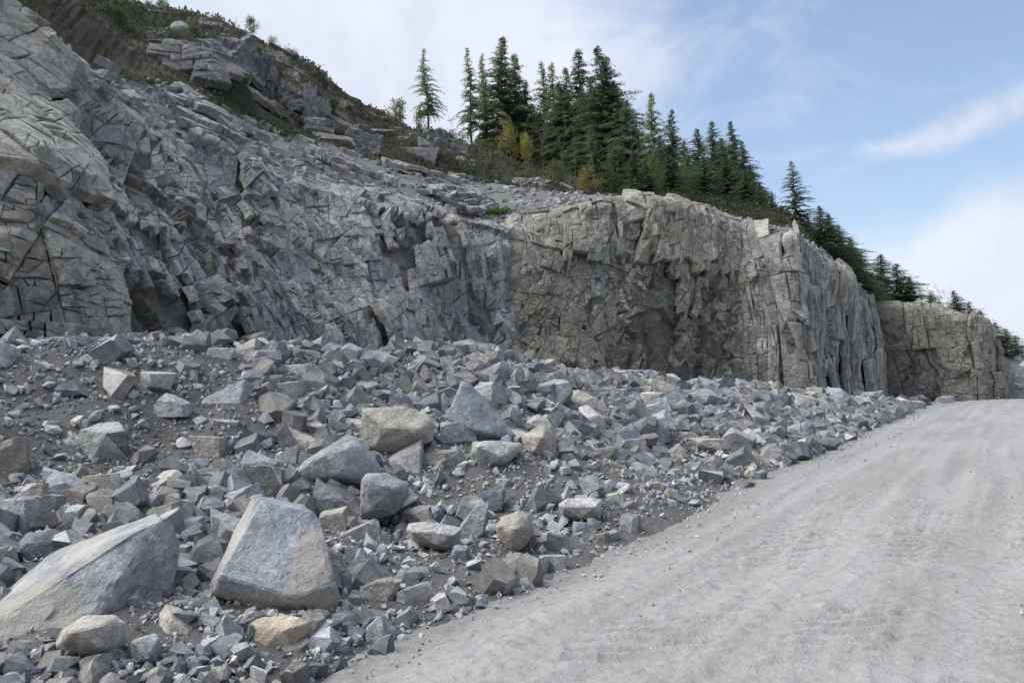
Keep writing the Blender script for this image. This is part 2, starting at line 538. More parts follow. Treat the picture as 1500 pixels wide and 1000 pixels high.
def catmull(P, n):
    """P (k,...) control rows -> smooth rows, n[i] samples in span i"""
    out = []
    k = len(P)
    for i in range(k - 1):
        p0 = P[i - 1] if i > 0 else 2 * P[0] - P[1]
        p3 = P[i + 2] if i + 2 < k else 2 * P[-1] - P[-2]
        p1, p2 = P[i], P[i + 1]
        m1, m2 = 0.4 * (p2 - p0), 0.4 * (p3 - p1)
        last = i == k - 2
        for t in np.linspace(0, 1, n[i] + (1 if last else 0), endpoint=last):
            out.append((2 * t**3 - 3 * t**2 + 1) * p1 + (t**3 - 2 * t**2 + t) * m1 + (-2 * t**3 + 3 * t**2) * p2 + (t**3 - t**2) * m2)
    return np.array(out)


class Sheet:
    """a rock wall lofted through its control columns: foot, face, bench, slope, ridge, back"""
    def __init__(self, ctrl, ncol, nrow, back, seed):
        C = np.array([[pt(*r) for r in c] for c in ctrl])
        low = C[:, :1].copy(); low[:, 0, 2] = np.minimum(low[:, 0, 2], 0) - 2.5; low[:, 0, 1] -= 0.6
        bk = C[:, -1:] + np.array(back)
        C = np.concatenate([low, C, bk], 1)
        U = catmull(C, ncol)
        self.P = catmull(np.swapaxes(U, 0, 1), nrow).swapaxes(0, 1).copy()
        self.nu, self.nv = self.P.shape[:2]
        self.rows = np.concatenate([[0], np.cumsum(nrow)])
        self.seed = seed
        self.normals()

    def normals(self):
        du = np.gradient(self.P, axis=0); dv = np.gradient(self.P, axis=1)
        n = np.cross(du, dv)
        n /= np.linalg.norm(n, axis=2, keepdims=True) + 1e-9
        self.N = n

    def at(self, A, i, j):
        i = np.clip(i, 0, self.nu - 1.001); j = np.clip(j, 0, self.nv - 1.001)
        a = i.astype(int); b = j.astype(int); f = (i - a)[:, None]; g = (j - b)[:, None]
        return (A[a, b] * (1 - f) + A[a + 1, b] * f) * (1 - g) + (A[a, b + 1] * (1 - f) + A[a + 1, b + 1] * f) * g


def prepare(sh, scl):
    nu, nv = sh.nu, sh.nv
    p = sh.P.reshape(-1, 3)
    jj = np.tile(np.arange(nv), nu)
    R = sh.rows
    s = sh.seed
    # 1 on the rock face, 0 on bench and hill
    face = np.clip((R[3] + 6 - jj) / 26.0, 0, 1)
    hill = np.clip((jj - R[4]) / 10.0, 0, 1)
    col_i = np.repeat(np.arange(nu), nv) / nu
    big, gap, _ = facets(p * np.array([1, 1, .75]), 4.2 * scl, s)
    mid, gap2, cid = facets(p + fbm(p, 3, 2, s)[:, None] * .3, 1.5 * scl, s + 20)
    low = fbm(p, 6 * scl, 4, s + 5)
    D = face * (low * 0.40 * scl + fbm(p, 14, 2, s + 3) * .8 + facets(p * np.array([1, 1, .4]) + fbm(p, 2.5, 2, s)[:, None] * .5, 2.6 * scl, s + 70)[0] * .5 * scl)
    D = D + (1 - face) * (1 - hill) * (fbm(p, 3, 4, s + 8) * 0.28)
    D = D + hill * (fbm(p, 9, 5, s + 9) * 1.3 + facets(p, 7, s + 60)[0] * 1.2 * np.clip(fbm(p, 22, 2, s + 61) + .5, 0, 1))
    sh.G = (p + sh.N.reshape(-1, 3) * D[:, None]).reshape(nu, nv, 3)
    sm, g3, cid3 = facets(p * np.array([1, 1, .8]), 0.55 * scl, s + 40)
    Dd = face * (sm * 0.20 * scl + mid * .16 * scl - 0.05 * scl)
    Dd = Dd + fbm(p, .8, 3, s + 44) * (0.05 + .05 * hill)
    sh.full = (sh.G.reshape(-1, 3) + sh.N.reshape(-1, 3) * Dd[:, None]).reshape(nu, nv, 3)
    sh.face = face; sh.hill = hill; sh.cid = cid; sh.cid3 = cid3


MAIN = Sheet(CTRL, [40, 40, 46, 46, 46, 60, 62, 62, 64, 64, 34, 34, 40, 40, 12], [6, 84, 84, 54, 60, 8], (0, 30, -9), 3)
prepare(MAIN, 1.0)
FARS = Sheet(FAR, [24, 30, 30, 26, 20, 14], [6, 50, 50, 14, 16, 6], (0, 40, -6), 91)
prepare(FARS, 1.15)

EARTH = np.array([.150, .144, .124]); CLEAN = np.array([.29, .288, .262])


def emit_sheet(sh, names):
    V = sh.full.reshape(-1, 3)
    R = sh.rows
    nu, nv = sh.nu, sh.nv
    wob = (fbm(V, 6, 4, 71) * 7).reshape(nu, nv)[:-1, :-1]
    j = np.tile(np.arange(nv - 1), (nu - 1, 1)) + wob
    px = proj(V)[0].reshape(nu, nv)[:-1, :-1]
    t3 = R[3] + (4 if sh is MAIN else 6)
    t4 = R[4] + (0 if sh is MAIN else 99)
    c = EARTH + (CLEAN - EARTH) * np.clip(.05 + .6 * (sh.cid3 - .35) + .3 * fbm(V, 2.5, 3, 12), 0, 1)[:, None]
    objs = []
    for nm, mk, mat in ((names[0], j < t3, M_CLIFF), (names[1], (j >= t3) & (j < t4), M_SCREE), (names[2], j >= t4, M_HILL)):
        if not mk.any():
            objs.append(None); continue
        Q = grid_faces(nu, nv, mk)
        used = np.unique(Q); rm = np.full(nu * nv, -1); rm[used] = np.arange(len(used))
        o = mesh_np(nm, V[used], rm[Q], mat, c[used], smooth=nm != names[0])
        o['kind'] = 'structure'
        objs.append(o)
    return objs


cliff, scree, hillside = emit_sheet(MAIN, ('cliff', 'scree_slope', 'hillside'))
far_cliff, far_scree, _ = emit_sheet(FARS, ('far_cliff', 'far_cliff_top', 'far_hillside'))


# ---- fractured blocks standing proud of the faces: joints split the wall again and again
def clip_poly(poly, m, n):
    out = []
    for a in range(len(poly)):
        p0, p1 = poly[a], poly[(a + 1) % len(poly)]
        s0 = (p0[0] - m[0]) * n[0] + (p0[1] - m[1]) * n[1]; s1 = (p1[0] - m[0]) * n[0] + (p1[1] - m[1]) * n[1]
        if s0 <= 0: out.append(p0)
        if (s0 < 0 < s1) or (s1 < 0 < s0):
            t = s0 / (s0 - s1); out.append((p0[0] + (p1[0] - p0[0]) * t, p0[1] + (p1[1] - p0[1]) * t))
    return out


def shatter(poly, joints, rng, rough):
    """joints: (angle, scatter, spacing). Returns [(polygon, plane (a, bx, by))]"""
    out = []
    stack = [(poly, (0.0, 0.0, 0.0), 0)]
    while stack:
        pl, pln, dep = stack.pop()
        P = np.array(pl)
        best = None
        for ang, sc, spc in joints:
            th = ang + rng.normal(0, sc)
            n = np.array([-math.sin(th), math.cos(th)])
            q = P @ n
            ratio = (q.max() - q.min()) / spc * math.exp(rng.normal(0, .22))
            if best is None or ratio > best[0]: best = (ratio, n, q.min(), q.max())
        if best[0] < math.exp(rng.normal(.16, .60)) or dep > 16:
            out.append((P, pln)); continue
        _, n, lo, hi = best
        c = lo + (hi - lo) * rng.uniform(.3, .7)
        m = n * c
        for sgn in (1, -1):
            ch = clip_poly(pl, m, n * sgn)
            if len(ch) < 3: continue
            C = np.array(ch).mean(0)
            size = min(6.0, math.sqrt(max(1e-4, np.ptp(np.array(ch)[:, 0]) * np.ptp(np.array(ch)[:, 1]))))
            dz = rng.normal(0, .045 * size * rough) if size < 7 else 0
            tx, ty = rng.normal(0, .032 * rough, 2) if size < 5 else (0, 0)
            stack.append((ch, (pln[0] + dz - tx * C[0] - ty * C[1], pln[1] + tx, pln[2] + ty), dep + 1))
    return out


def wall_blocks(sh, regions, seed):
    """regions: columns, rows, joint sets, roughness, share kept clear of mud, colours"""
    rng = np.random.default_rng(seed)
    jm = (sh.rows[1] + sh.rows[3]) // 2
    mid = np.array([np.mean(sh.P[max(0, k - 8):k + 9, jm], axis=0) for k in range(sh.nu)])
    A = np.concatenate([[0], np.cumsum(np.linalg.norm(np.diff(mid, axis=0), axis=1))])
    Bc = np.concatenate([np.zeros((sh.nu, 1)), np.cumsum(np.linalg.norm(np.diff(sh.P, axis=1), axis=2), axis=1)], 1)
    idx = np.arange(sh.nu); jdx = np.arange(sh.nv)
    items = []
    for (i0, i1, j0, j1, joints, rough, keep, cols) in regions:
        i1 = int(min(i1, sh.nu - 1)); i0 = int(i0)
        a0, a1 = A[i0], A[i1]
        b0 = Bc[i0:i1, int(j0)].min(); b1 = Bc[i0:i1, int(j1)].max()
        for poly, pln in shatter([(a0, b0), (a1, b0), (a1, b1), (a0, b1)], joints, rng, rough):
            cen = poly.mean(0)
            area = 0.5 * abs(np.dot(poly[:, 0], np.roll(poly[:, 1], 1)) - np.dot(poly[:, 1], np.roll(poly[:, 0], 1)))
            sz = math.sqrt(max(area, 1e-5))
            if sz < .10: continue
            gi = np.interp(cen[0], A, idx); gj = np.interp(cen[1], Bc[int(gi)], jdx)
            if not (j0 < gj < j1): continue
            wt = min(1.0, max(0.0, min(cen[0] - a0, a1 - cen[0]) / 3.0))      # relief fades where two joint systems meet
            items.append((poly, tuple(q * wt for q in pln), cen, sz, gi, gj, keep, cols))
    gi = np.array([t[4] for t in items]); gj = np.array([t[5] for t in items])
    cp_ = sh.at(sh.P, gi, gj)
    mud = fbm(cp_ * np.array([1, 1, .6]), 3.4, 4, seed + 400) * .42 + rng.normal(0, .10, len(items)) + .5
    tone = fbm(cp_, 4.5, 3, seed + 500)
    packs = []
    for k, (poly, pln, cen, sz, _, _, keep, cols) in enumerate(items):
        if mud[k] > keep: continue
        sunk = max(0.0, (mud[k] - keep + .10)) * 1.2 * sz          # blocks sink into the mud near its edge
        n = len(poly); q = []
        for a in range(n):
            p0, p1 = poly[a], poly[(a + 1) % n]
            L = np.linalg.norm(p1 - p0)
            if L < .05 * sz: continue
            q.append(p0)
            if L > .7 * sz: q.append(p0 + (p1 - p0) * rng.uniform(.3, .7) + rng.normal(0, .035, 2) * L)
        poly = np.array(q); n = len(poly)
        if n < 3: continue
        gap = abs(rng.normal(.0, .026)) + .006
        f1 = max(.75, 1 - gap / sz); f2 = f1 * max(.7, 1 - rng.uniform(.05, .13))
        bev = rng.uniform(.01, .05) * sz
        rings = []
        for f, dh in ((1.0, -.22 * sz - .22), (f1, -bev), (f2, 0.0)):
            pp = cen + (poly - cen) * f
            if f != 1.0: pp = pp + rng.normal(0, .014, pp.shape) * sz
            rings.append((pp, np.full(n, dh)))
        rings.append((cen[None] + rng.normal(0, .16, (1, 2)) * sz, np.array([rng.uniform(-.01, .07) * sz])))
        Pm = np.concatenate([r[0] for r in rings])
        Hm = np.concatenate([r[1] for r in rings]) + np.clip(pln[0] + Pm @ np.array(pln[1:]), -.05, .6) + .10 - sunk * .5
        T = []
        for r in range(2):
            for a in range(n):
                b = (a + 1) % n
                T += [(r * n + a, r * n + b, (r + 1) * n + b), (r * n + a, (r + 1) * n + b, (r + 1) * n + a)]
        for a in range(n): T.append((2 * n + a, 2 * n + (a + 1) % n, 3 * n))
        ci = int(np.clip((tone[k] * .6 + .5) * len(cols) + rng.normal(0, .8), 0, len(cols) - 1))
        packs.append((Pm, Hm, np.array(T), np.array(cols[ci]) * rng.uniform(.86, 1.12), sz))
    AP = np.concatenate([t[0] for t in packs]); AH = np.concatenate([t[1] for t in packs])
    ii = np.interp(AP[:, 0], A, idx)
    jj = np.array([np.interp(b, Bc[int(a)], jdx) for a, b in zip(ii, AP[:, 1])])
    VV = sh.at(sh.G, ii, jj) + sh.at(sh.N, ii, jj) * AH[:, None]
    res = []; o = 0
    for Pm, Hm, T, c, sz in packs:
        V = VV[o:o + len(Pm)]; o += len(Pm)
        res.append((V, T, c, sz / max(V[0, 1], 5)))
    return res


def emit_blocks(parent, res, count, label=None):
    order = sorted(range(len(res)), key=lambda k: -res[k][3])
    VV, TT, CC, off = [], [], [], 0
    for rank, k in enumerate(order):
        V, T, c, _ = res[k]
        if rank < count:
            o = mesh_np('rock_block', V - V.mean(0), T, M_BLOCK_O, None, False, parent)
            o.location = V.mean(0)
            o['tint'] = [float(x) for x in c]
        else:
            VV.append(V); TT.append(T + off); CC.append(np.tile(c, (len(V), 1))); off += len(V)
    if VV:
        o = mesh_np('small_rock_blocks', np.concatenate(VV), np.concatenate(TT), M_BLOCK, np.concatenate(CC), False, parent)
        o['kind'] = 'stuff'


LIGHT = [(.41, .395, .345), (.365, .357, .32), (.46, .44, .385), (.34, .338, .32), (.40, .405, .36)]
MIDC = [(.29, .295, .30), (.35, .35, .34), (.26, .265, .27), (.41, .405, .385), (.34, .355, .33)]
WALL = [(.27, .25, .205), (.32, .305, .255), (.235, .222, .19), (.37, .355, .31), (.28, .278, .245)]
COLM = [(.37, .365, .34), (.31, .308, .29), (.42, .41, .375), (.26, .26, .25)]
TOPC = [(.36, .35, .295), (.42, .395, .33), (.31, .30, .25)]
R = MAIN.rows
cum = np.concatenate([[0], np.cumsum([40, 40, 46, 46, 46, 60, 62, 62, 64, 64, 34, 34, 40, 40, 12])])
rad = math.radians
blocks = wall_blocks(MAIN, [
    (cum[0] + 2, cum[3] + 36, R[1] - 3, R[2] + 14, ((rad(-8), .24, .46), (rad(80), .3, .8), (rad(-42), .3, 1.1)), 1.1, 1.6, LIGHT),
    (cum[0] + 2, cum[4] + 10, R[2] + 10, R[3] + 8, ((rad(-30), .3, .7), (rad(70), .3, .85), (rad(98), .2, 1.1)), .95, .92, MIDC + LIGHT),
    (cum[3] + 32, cum[6] + 8, R[1] - 3, R[3] + 4, ((rad(110), .18, .46), (rad(12), .4, .72), (rad(75), .3, .9)), .85, .74, MIDC),
    (cum[6] + 4, cum[8] + 12, R[1] - 3, R[3] + 2, ((rad(104), .15, .44), (rad(12), .34, .85), (rad(68), .3, 1.1)), .88, .78, MIDC),
    (cum[8] + 8, cum[10] + 20, R[1] - 3, R[2] + 34, ((rad(84), .3, .55), (rad(-15), .4, .65), (rad(40), .3, .9)), .85, .68, WALL),
    (cum[8] + 4, cum[10] + 20, R[2] + 26, R[3] + 3, ((rad(88), .16, .55), (rad(5), .35, .95), (rad(60), .3, 1.4)), 1.0, .95, TOPC + WALL),
    (cum[10] + 14, cum[14] + 2, R[1] - 3, R[3] + 3, ((rad(92), .07, .55), (rad(3), .25, 1.7), (rad(60), .2, 2.8)), 1.6, 1.3, COLM),
], 5)
emit_blocks(cliff, blocks, 300)
hb = wall_blocks(MAIN, [(cum[4] + 4, cum[8], R[4] + 8, R[5] - 4, ((rad(95), .2, 1.5), (rad(8), .25, 1.3), (rad(50), .3, 2.6)), 1.5, .36, [(.11, .11, .11), (.15, .15, .145), (.21, .21, .20)])], 31)
emit_blocks(hillside, hb, 120)
sb = wall_blocks(MAIN, [(cum[2], cum[8] + 20, R[3] + 3, R[4] - 4, ((rad(-28), .3, .7), (rad(60), .3, 1.0), (rad(100), .3, 1.5)), 1.4, .37, MIDC)], 37)
emit_blocks(scree, sb, 150)
fcum = np.concatenate([[0], np.cumsum([24, 30, 30, 26, 20, 14])])
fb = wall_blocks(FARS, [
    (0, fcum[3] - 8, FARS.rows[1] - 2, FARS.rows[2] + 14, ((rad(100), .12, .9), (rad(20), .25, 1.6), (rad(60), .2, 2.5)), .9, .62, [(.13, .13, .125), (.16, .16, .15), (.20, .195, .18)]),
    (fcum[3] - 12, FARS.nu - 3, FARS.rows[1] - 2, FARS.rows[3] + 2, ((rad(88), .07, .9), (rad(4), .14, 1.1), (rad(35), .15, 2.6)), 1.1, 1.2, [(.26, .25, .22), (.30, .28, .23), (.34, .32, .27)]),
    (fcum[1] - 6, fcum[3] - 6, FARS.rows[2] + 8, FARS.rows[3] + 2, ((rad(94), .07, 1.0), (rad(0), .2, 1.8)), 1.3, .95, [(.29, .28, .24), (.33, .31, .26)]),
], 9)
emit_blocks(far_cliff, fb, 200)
print('cliff blocks', len(blocks), len(fb))
#@@PART2
# ------------------------------------------------------------------ ground, road and rubble bank
RD = np.array([0.54, 0.84]) / math.hypot(.54, .84)       # along the road
RN = np.array([-RD[1], RD[0]])                           # across it, towards the cliff
EDGE_T = 4.6


def st_to_xy(s, t):
    return RD[0] * s + RN[0] * t, RD[1] * s + RN[1] * t


CREST = [(-300, 520, 14.5), (-120, 515, 15.2), (160, 528, 16), (300, 506, 17), (450, 522, 19), (600, 524, 21), (700, 526, 23), (800, 547, 25), (900, 560, 28),
         (1000, 570, 32), (1100, 579, 36.5), (1200, 585, 42), (1335, 596, 47)]
cp = [pt(*c) for c in CREST]
for c in list(cp):                       # level ground behind the crest, up to the foot of the cliff
    for k, dz in ((4.0, -.35), (9.0, -.6)):
        cp.append(np.array([c[0] + RN[0] * k, c[1] + RN[1] * k, max(c[2] + dz, min(c[2], .1))]))
for c in [(0, 514, 13.6), (95, 516, 13.8), (185, 520, 14.0), (0, 600, 12.2), (90, 600, 12.3), (0, 690, 10.9), (100, 690, 11.0), (180, 660, 12.2), (-150, 520, 12.6), (-150, 690, 10.2),
          (0, 770, 9.3), (120, 750, 9.7), (0, 900, 7.1), (-200, 850, 7.6), (-200, 1000, 5.8), (0, 1000, 5.9), (250, 940, 6.6),
          (800, 690, 12.9), (740, 740, 11.6), (930, 700, 13.8), (500, 800, 9.4), (330, 720, 11.3), (560, 640, 14.0), (1050, 640, 20.0), (1050, 700, 16.2)]:
    cp.append(pt(*c))
for s_ in np.arange(-12, 56, 4.0):
    for t_, z_ in ((EDGE_T, 0.0), (EDGE_T - 1.2, -.22), (EDGE_T - 4, -.8)):
        x_, y_ = st_to_xy(s_, t_); cp.append(np.array([x_, y_, z_]))
for s_ in (56, 62, 70):
    for t_ in (4.6, 9, 14):
        x_, y_ = st_to_xy(s_, t_); cp.append(np.array([x_, y_, -.3 - .1 * (s_ - 56)]))
cp = np.array(cp)


def tps(r2):
    return np.where(r2 > 1e-9, 0.5 * r2 * np.log(np.maximum(r2, 1e-9)), 0)


def fit(P):
    n = len(P)
    K = tps(((P[:, None, :2] - P[None, :, :2]) ** 2).sum(2)) + np.eye(n) * 0.6
    Q = np.concatenate([np.ones((n, 1)), P[:, :2]], 1)
    A = np.block([[K, Q], [Q.T, np.zeros((3, 3))]])
    return np.linalg.solve(A, np.concatenate([P[:, 2], np.zeros(3)]))


TP = fit(cp)


def bank_smooth(x, y):
    x = np.atleast_1d(np.asarray(x, float)); y = np.atleast_1d(np.asarray(y, float))
    out = np.empty(len(x))
    for a in range(0, len(x), 20000):
        q = np.stack([x[a:a + 20000], y[a:a + 20000]], 1)
        K = tps(((q[:, None] - cp[None, :, :2]) ** 2).sum(2))
        out[a:a + 20000] = K @ TP[:len(cp)] + TP[len(cp)] + q @ TP[len(cp) + 1:]
    return out


def bank_z(x, y):
    x = np.atleast_1d(np.asarray(x, float)); y = np.atleast_1d(np.asarray(y, float))
    p = np.stack([x, y, np.zeros(len(x))], 1)
    t = x * RN[0] + y * RN[1]
    a = np.clip((t - EDGE_T + .4) / 2.5, 0, 1)
    return bank_smooth(x, y) + a * (fbm(p, 2.2, 3, 301) * .20 + fbm(p, .5, 3, 302) * .05) + (1 - a) * fbm(p, 1.1, 3, 305) * .05


def hit(px, py, lo=4.5, hi=60):
    """the point of the bank seen at a pixel"""
    ds = np.linspace(lo, hi, 700)
    P = np.array([pt(px, py, d) for d in ds])
    below = P[:, 2] < np.maximum(bank_smooth(P[:, 0], P[:, 1]), 0)
    k = int(np.argmax(below)) if below.any() else len(ds) - 1
    return P[k]


# ground sheet to the horizon
g = bpy.data.meshes.new('ground')
g.from_pydata([(-1500, -1500, -2.6), (1500, -1500, -2.6), (1500, 1500, -2.6), (-1500, 1500, -2.6)], [], [(0, 1, 2, 3)])
g.materials.append(M_GROUND)
go = bpy.data.objects.new('ground', g); COL.objects.link(go); go['kind'] = 'structure'

# rubble bank as an earth surface
us = np.concatenate([np.arange(-12, 20, .10), np.arange(20, 60, .18)])
vs = np.concatenate([np.arange(3.0, 18, .105), np.arange(18, 26, .3)])
S_, T_ = np.meshgrid(us, vs, indexing='ij')
X_, Y_ = st_to_xy(S_.ravel(), T_.ravel())
Z_ = bank_z(X_, Y_)
bank = mesh_np('rubble_bank', np.stack([X_, Y_, Z_], 1), grid_faces(len(us), len(vs)), M_DIRT, None, True)
bank['kind'] = 'structure'

# road with ruts
us = np.concatenate([np.arange(-20, 2, .5), np.arange(2, 11, .032), np.arange(11, 16, .06), np.arange(16, 30, .12), np.arange(30, 75, .3)])
vs = np.concatenate([np.arange(-16, -1.5, .5), np.arange(-1.5, -.6, .08), np.arange(-.6, 4.4, .032), np.arange(4.4, 6.2, .07)])
S_, T_ = np.meshgrid(us, vs, indexing='ij')
S, T = S_.ravel(), T_.ravel()
X_, Y_ = st_to_xy(S, T)
p2 = np.stack([X_, Y_, np.zeros(len(X_))], 1)
ps = np.stack([S * .07, T, np.zeros(len(S))], 1)
Z_ = fbm(p2, 3.0, 3, 401) * .022 + fbm(ps, .55, 3, 402) * .024 + fbm(p2, .20, 3, 403) * .008
for tc, wd, dp in ((2.7, .16, .018), (1.9, .12, .014), (1.1, .16, .02), (.35, .14, .018), (-.4, .16, .02), (3.5, .12, .012)):
    wig = tc + fbm(np.stack([S, S * 0, S * 0], 1), 7, 2, int(tc * 10)) * .18
    lug = .5 + .5 * np.sign(np.sin(S * 34 + np.abs(T - wig) * 22))
    g1 = np.exp(-((T - wig) / wd) ** 2)
    Z_ += -dp * g1 * (.55 + .45 * lug) + dp * .5 * np.exp(-((np.abs(T - wig) - wd * 1.6) / (.5 * wd)) ** 2)
for tc, hw, lam in ((1.15, .45, .20), (2.6, .5, .215), (-.2, .45, .19)):       # prints of wide lugged tyres
    wig = tc + fbm(np.stack([S, S * 0, S * 0], 1), 9, 2, int(tc * 10) + 900) * .22
    msk = np.clip((hw - np.abs(T - wig)) / .12, 0, 1) * np.clip((fbm(p2, 1.3, 3, 432) + .28) * 3, 0, 1) * np.clip((17 - S) / 5, 0, 1)
    tread = np.sin(Y_ * 2 * math.pi / lam + fbm(p2, 2.2, 2, 433) * 2.2)
    Z_ += msk * .03 * np.clip(tread * 1.5 - .3, -1, .5)
clod = fbm(p2, .12, 2, 434)
Z_ += np.clip(clod - .35, 0, 1) * .03 * np.clip((20 - S) / 6, 0, 1)
drop = np.clip((S - 54) / 14, 0, 1)
Z_ -= 2.4 * drop * drop
Z_ -= np.clip(T - EDGE_T, 0, 9) * .12
road = mesh_np('gravel_road', np.stack([X_, Y_, Z_], 1), grid_faces(len(us), len(vs)), M_ROAD, None, True)
road['kind'] = 'structure'


# ------------------------------------------------------------------ rocks
def poly_rock(seed, cuts=11, squash=(1, 1, 1)):
    """angular stone: a cube cut by planes, triangulated"""
    r = random.Random(seed)
    bm = bmesh.new()
    bmesh.ops.create_cube(bm, size=1.0)
    bmesh.ops.rotate(bm, verts=bm.verts, cent=(0, 0, 0), matrix=Euler((r.uniform(0, 3), r.uniform(0, 3), r.uniform(0, 3))).to_matrix())
    for _ in range(cuts):
        n = Vector((r.gauss(0, 1), r.gauss(0, 1), r.gauss(0, 1))).normalized()
        res = bmesh.ops.bisect_plane(bm, geom=bm.verts[:] + bm.edges[:] + bm.faces[:], plane_co=n * r.uniform(.30, .52), plane_no=n, clear_outer=True)
        ed = [e for e in res['geom_cut'] if isinstance(e, bmesh.types.BMEdge)]
        if ed:
            bmesh.ops.contextual_create(bm, geom=ed)
    bmesh.ops.remove_doubles(bm, verts=bm.verts, dist=.06)
    bmesh.ops.convex_hull(bm, input=bm.verts)
    bmesh.ops.delete(bm, geom=[v for v in bm.verts if not v.link_faces], context='VERTS')
    bmesh.ops.triangulate(bm, faces=bm.faces)
    bm.verts.index_update()
    V = np.array([v.co[:] for v in bm.verts]); T = np.array([[v.index for v in f.verts] for f in bm.faces])
    bm.free()
    V -= (V.max(0) + V.min(0)) / 2
    V /= (V.max(0) - V.min(0))
    return V * np.array(squash), T


STONES = [poly_rock(100 + k, 6 + k % 4) for k in range(26)]


def chip_rock(seed, npts):
    r = random.Random(seed); bm = bmesh.new()
    for _ in range(npts): bm.verts.new(Vector((r.gauss(0, 1), r.gauss(0, 1), r.gauss(0, 1))).normalized() * r.uniform(.8, 1.1))
    bmesh.ops.convex_hull(bm, input=bm.verts)
    bmesh.ops.delete(bm, geom=[v for v in bm.verts if not v.link_faces], context='VERTS')
    bmesh.ops.recalc_face_normals(bm, faces=bm.faces)
    bm.verts.index_update()
    V = np.array([v.co[:] for v in bm.verts]); T = np.array([[v.index for v in f.verts] for f in bm.faces]); bm.free()
    V -= (V.max(0) + V.min(0)) / 2
    return V / (V.max(0) - V.min(0)), T


PEBBLES = [chip_rock(200 + k, 7) for k in range(16)]
CHIPS = [chip_rock(240 + k, 10 + k % 3) for k in range(24)]
print('stone tris', [len(t) for _, t in STONES][:8], [len(t) for _, t in PEBBLES][:5])

ICO = {}


def ico(n):
    if n not in ICO:
        bm = bmesh.new(); bmesh.ops.create_icosphere(bm, subdivisions=n, radius=1)
        bm.verts.index_update()
        ICO[n] = (np.array([v.co[:] for v in bm.verts]), np.array([[v.index for v in f.verts] for f in bm.faces]))
        bm.free()
    return ICO[n]


def star_rock(planes, level, seed, crisp=0, chip=.05):
    """rock bounded by planes (n, d): cut from a block, its faces divided finely, then chipped and roughened"""
    target = {3: 150, 4: 420, 5: 1300, 6: 4200}[level]
    big = max(d for _, d in planes) * 4
    bm = bmesh.new()
    bmesh.ops.create_cube(bm, size=big)
    for n, d in planes:
        v = Vector([float(q) for q in n])
        res = bmesh.ops.bisect_plane(bm, geom=bm.verts[:] + bm.edges[:] + bm.faces[:], plane_co=v * float(d), plane_no=v, clear_outer=True)
        ed = [e for e in res['geom_cut'] if isinstance(e, bmesh.types.BMEdge)]
        if ed: bmesh.ops.contextual_create(bm, geom=ed)
    P = np.array([v.co[:] for v in bm.verts])
    ext = float(np.ptp(P, axis=0).mean())
    bmesh.ops.remove_doubles(bm, verts=bm.verts, dist=.03 * ext)
    bmesh.ops.convex_hull(bm, input=bm.verts)
    bmesh.ops.delete(bm, geom=[v for v in bm.verts if not v.link_faces], context='VERTS')
    bmesh.ops.dissolve_limit(bm, angle_limit=.05, verts=bm.verts, edges=bm.edges)
    bmesh.ops.bevel(bm, geom=bm.edges[:], offset=.018 * ext, segments=1, affect='EDGES', clamp_overlap=True)
    bmesh.ops.triangulate(bm, faces=bm.faces)
    bmesh.ops.holes_fill(bm, edges=bm.edges)
    bmesh.ops.triangulate(bm, faces=[f for f in bm.faces if len(f.verts) > 3])
    bmesh.ops.recalc_face_normals(bm, faces=bm.faces)
    L = ext * 2.6 / math.sqrt(target)
    for _ in range(7):
        ed = [e for e in bm.edges if e.calc_length() > L]
        if not ed or len(bm.verts) > target * 1.4: break
        bmesh.ops.subdivide_edges(bm, edges=ed, cuts=1)
        bmesh.ops.triangulate(bm, faces=[f for f in bm.faces if len(f.verts) > 3])
    bm.verts.index_update()
    V = np.array([v.co[:] for v in bm.verts]); T = np.array([[v.index for v in f.verts] for f in bm.faces])
    bm.free()
    c1, g1, _ = facets(V / ext + 5.3, .34, seed)
    c2, g2, _ = facets(V / ext + 9.1, .12, seed + 7)
    nz = fbm(V / ext, .16, 3, seed + 3)
    if level >= 5: nz = nz + .6 * facets(V / ext + 2.2, .055, seed + 13)[0]
    V = V * (1 + chip * (c1 * .55 + c2 * .38 + nz * .30))[:, None]
    return V, T


def shape_planes(kind, r):
    P = []
    def add(n, d):
        n = np.array(n, float); P.append((n / np.linalg.norm(n), d))
    j = lambda s=.18: r.gauss(0, s)
    if kind == 'wedge':
        for sx in (-1, 1): add((sx, j(), j()), r.uniform(.42, .5))
        for sy in (-1, 1): add((j(), sy, j() + .25), r.uniform(.40, .5))
        add((j(.1), j(.1), -1), .42); add((r.choice((-.75, .75)), j(), 1), .36); add((j(), -.7, .8), .44)
    elif kind == 'pointed':
        a0 = r.uniform(0, 6.28)
        for k in range(4):
            a = a0 + k * 1.57 + j(.3); add((math.cos(a), math.sin(a), .52 + j(.12)), .36 + r.uniform(-.05, .06))
        add((j(.1), j(.1), -1), .34)
        for k in range(2): add((j(1), j(1), .3), .46)
    elif kind == 'slab':
        add((j(.12), j(.12), 1), .42); add((j(.12), j(.12), -1), .42)
        a0 = r.uniform(0, 6.28)
        for k in range(6):
            a = a0 + k * 1.05 + j(.25); add((math.cos(a), math.sin(a), j(.25)), r.uniform(.40, .52))
    else:
        for ax in range(3):
            for s in (-1, 1):
                v = [j(), j(), j()]; v[ax] = s; add(v, r.uniform(.36, .48))
        for k in range(5): add((j(1), j(1), j(1)), r.uniform(.46, .60))
    for k in range(4): add((r.gauss(0, 1), r.gauss(0, 1), r.gauss(0, 1)), r.uniform(.53, .66))
    return P


def unit_rock(kind, seed, level, bake=True):
    r = random.Random(seed)
    V, T = star_rock(shape_planes(kind, r), level, seed, crisp=40 if level < 5 else 60, chip=.085)
    V = V - (V.max(0) + V.min(0)) / 2
    return V / (V.max(0) - V.min(0)), T


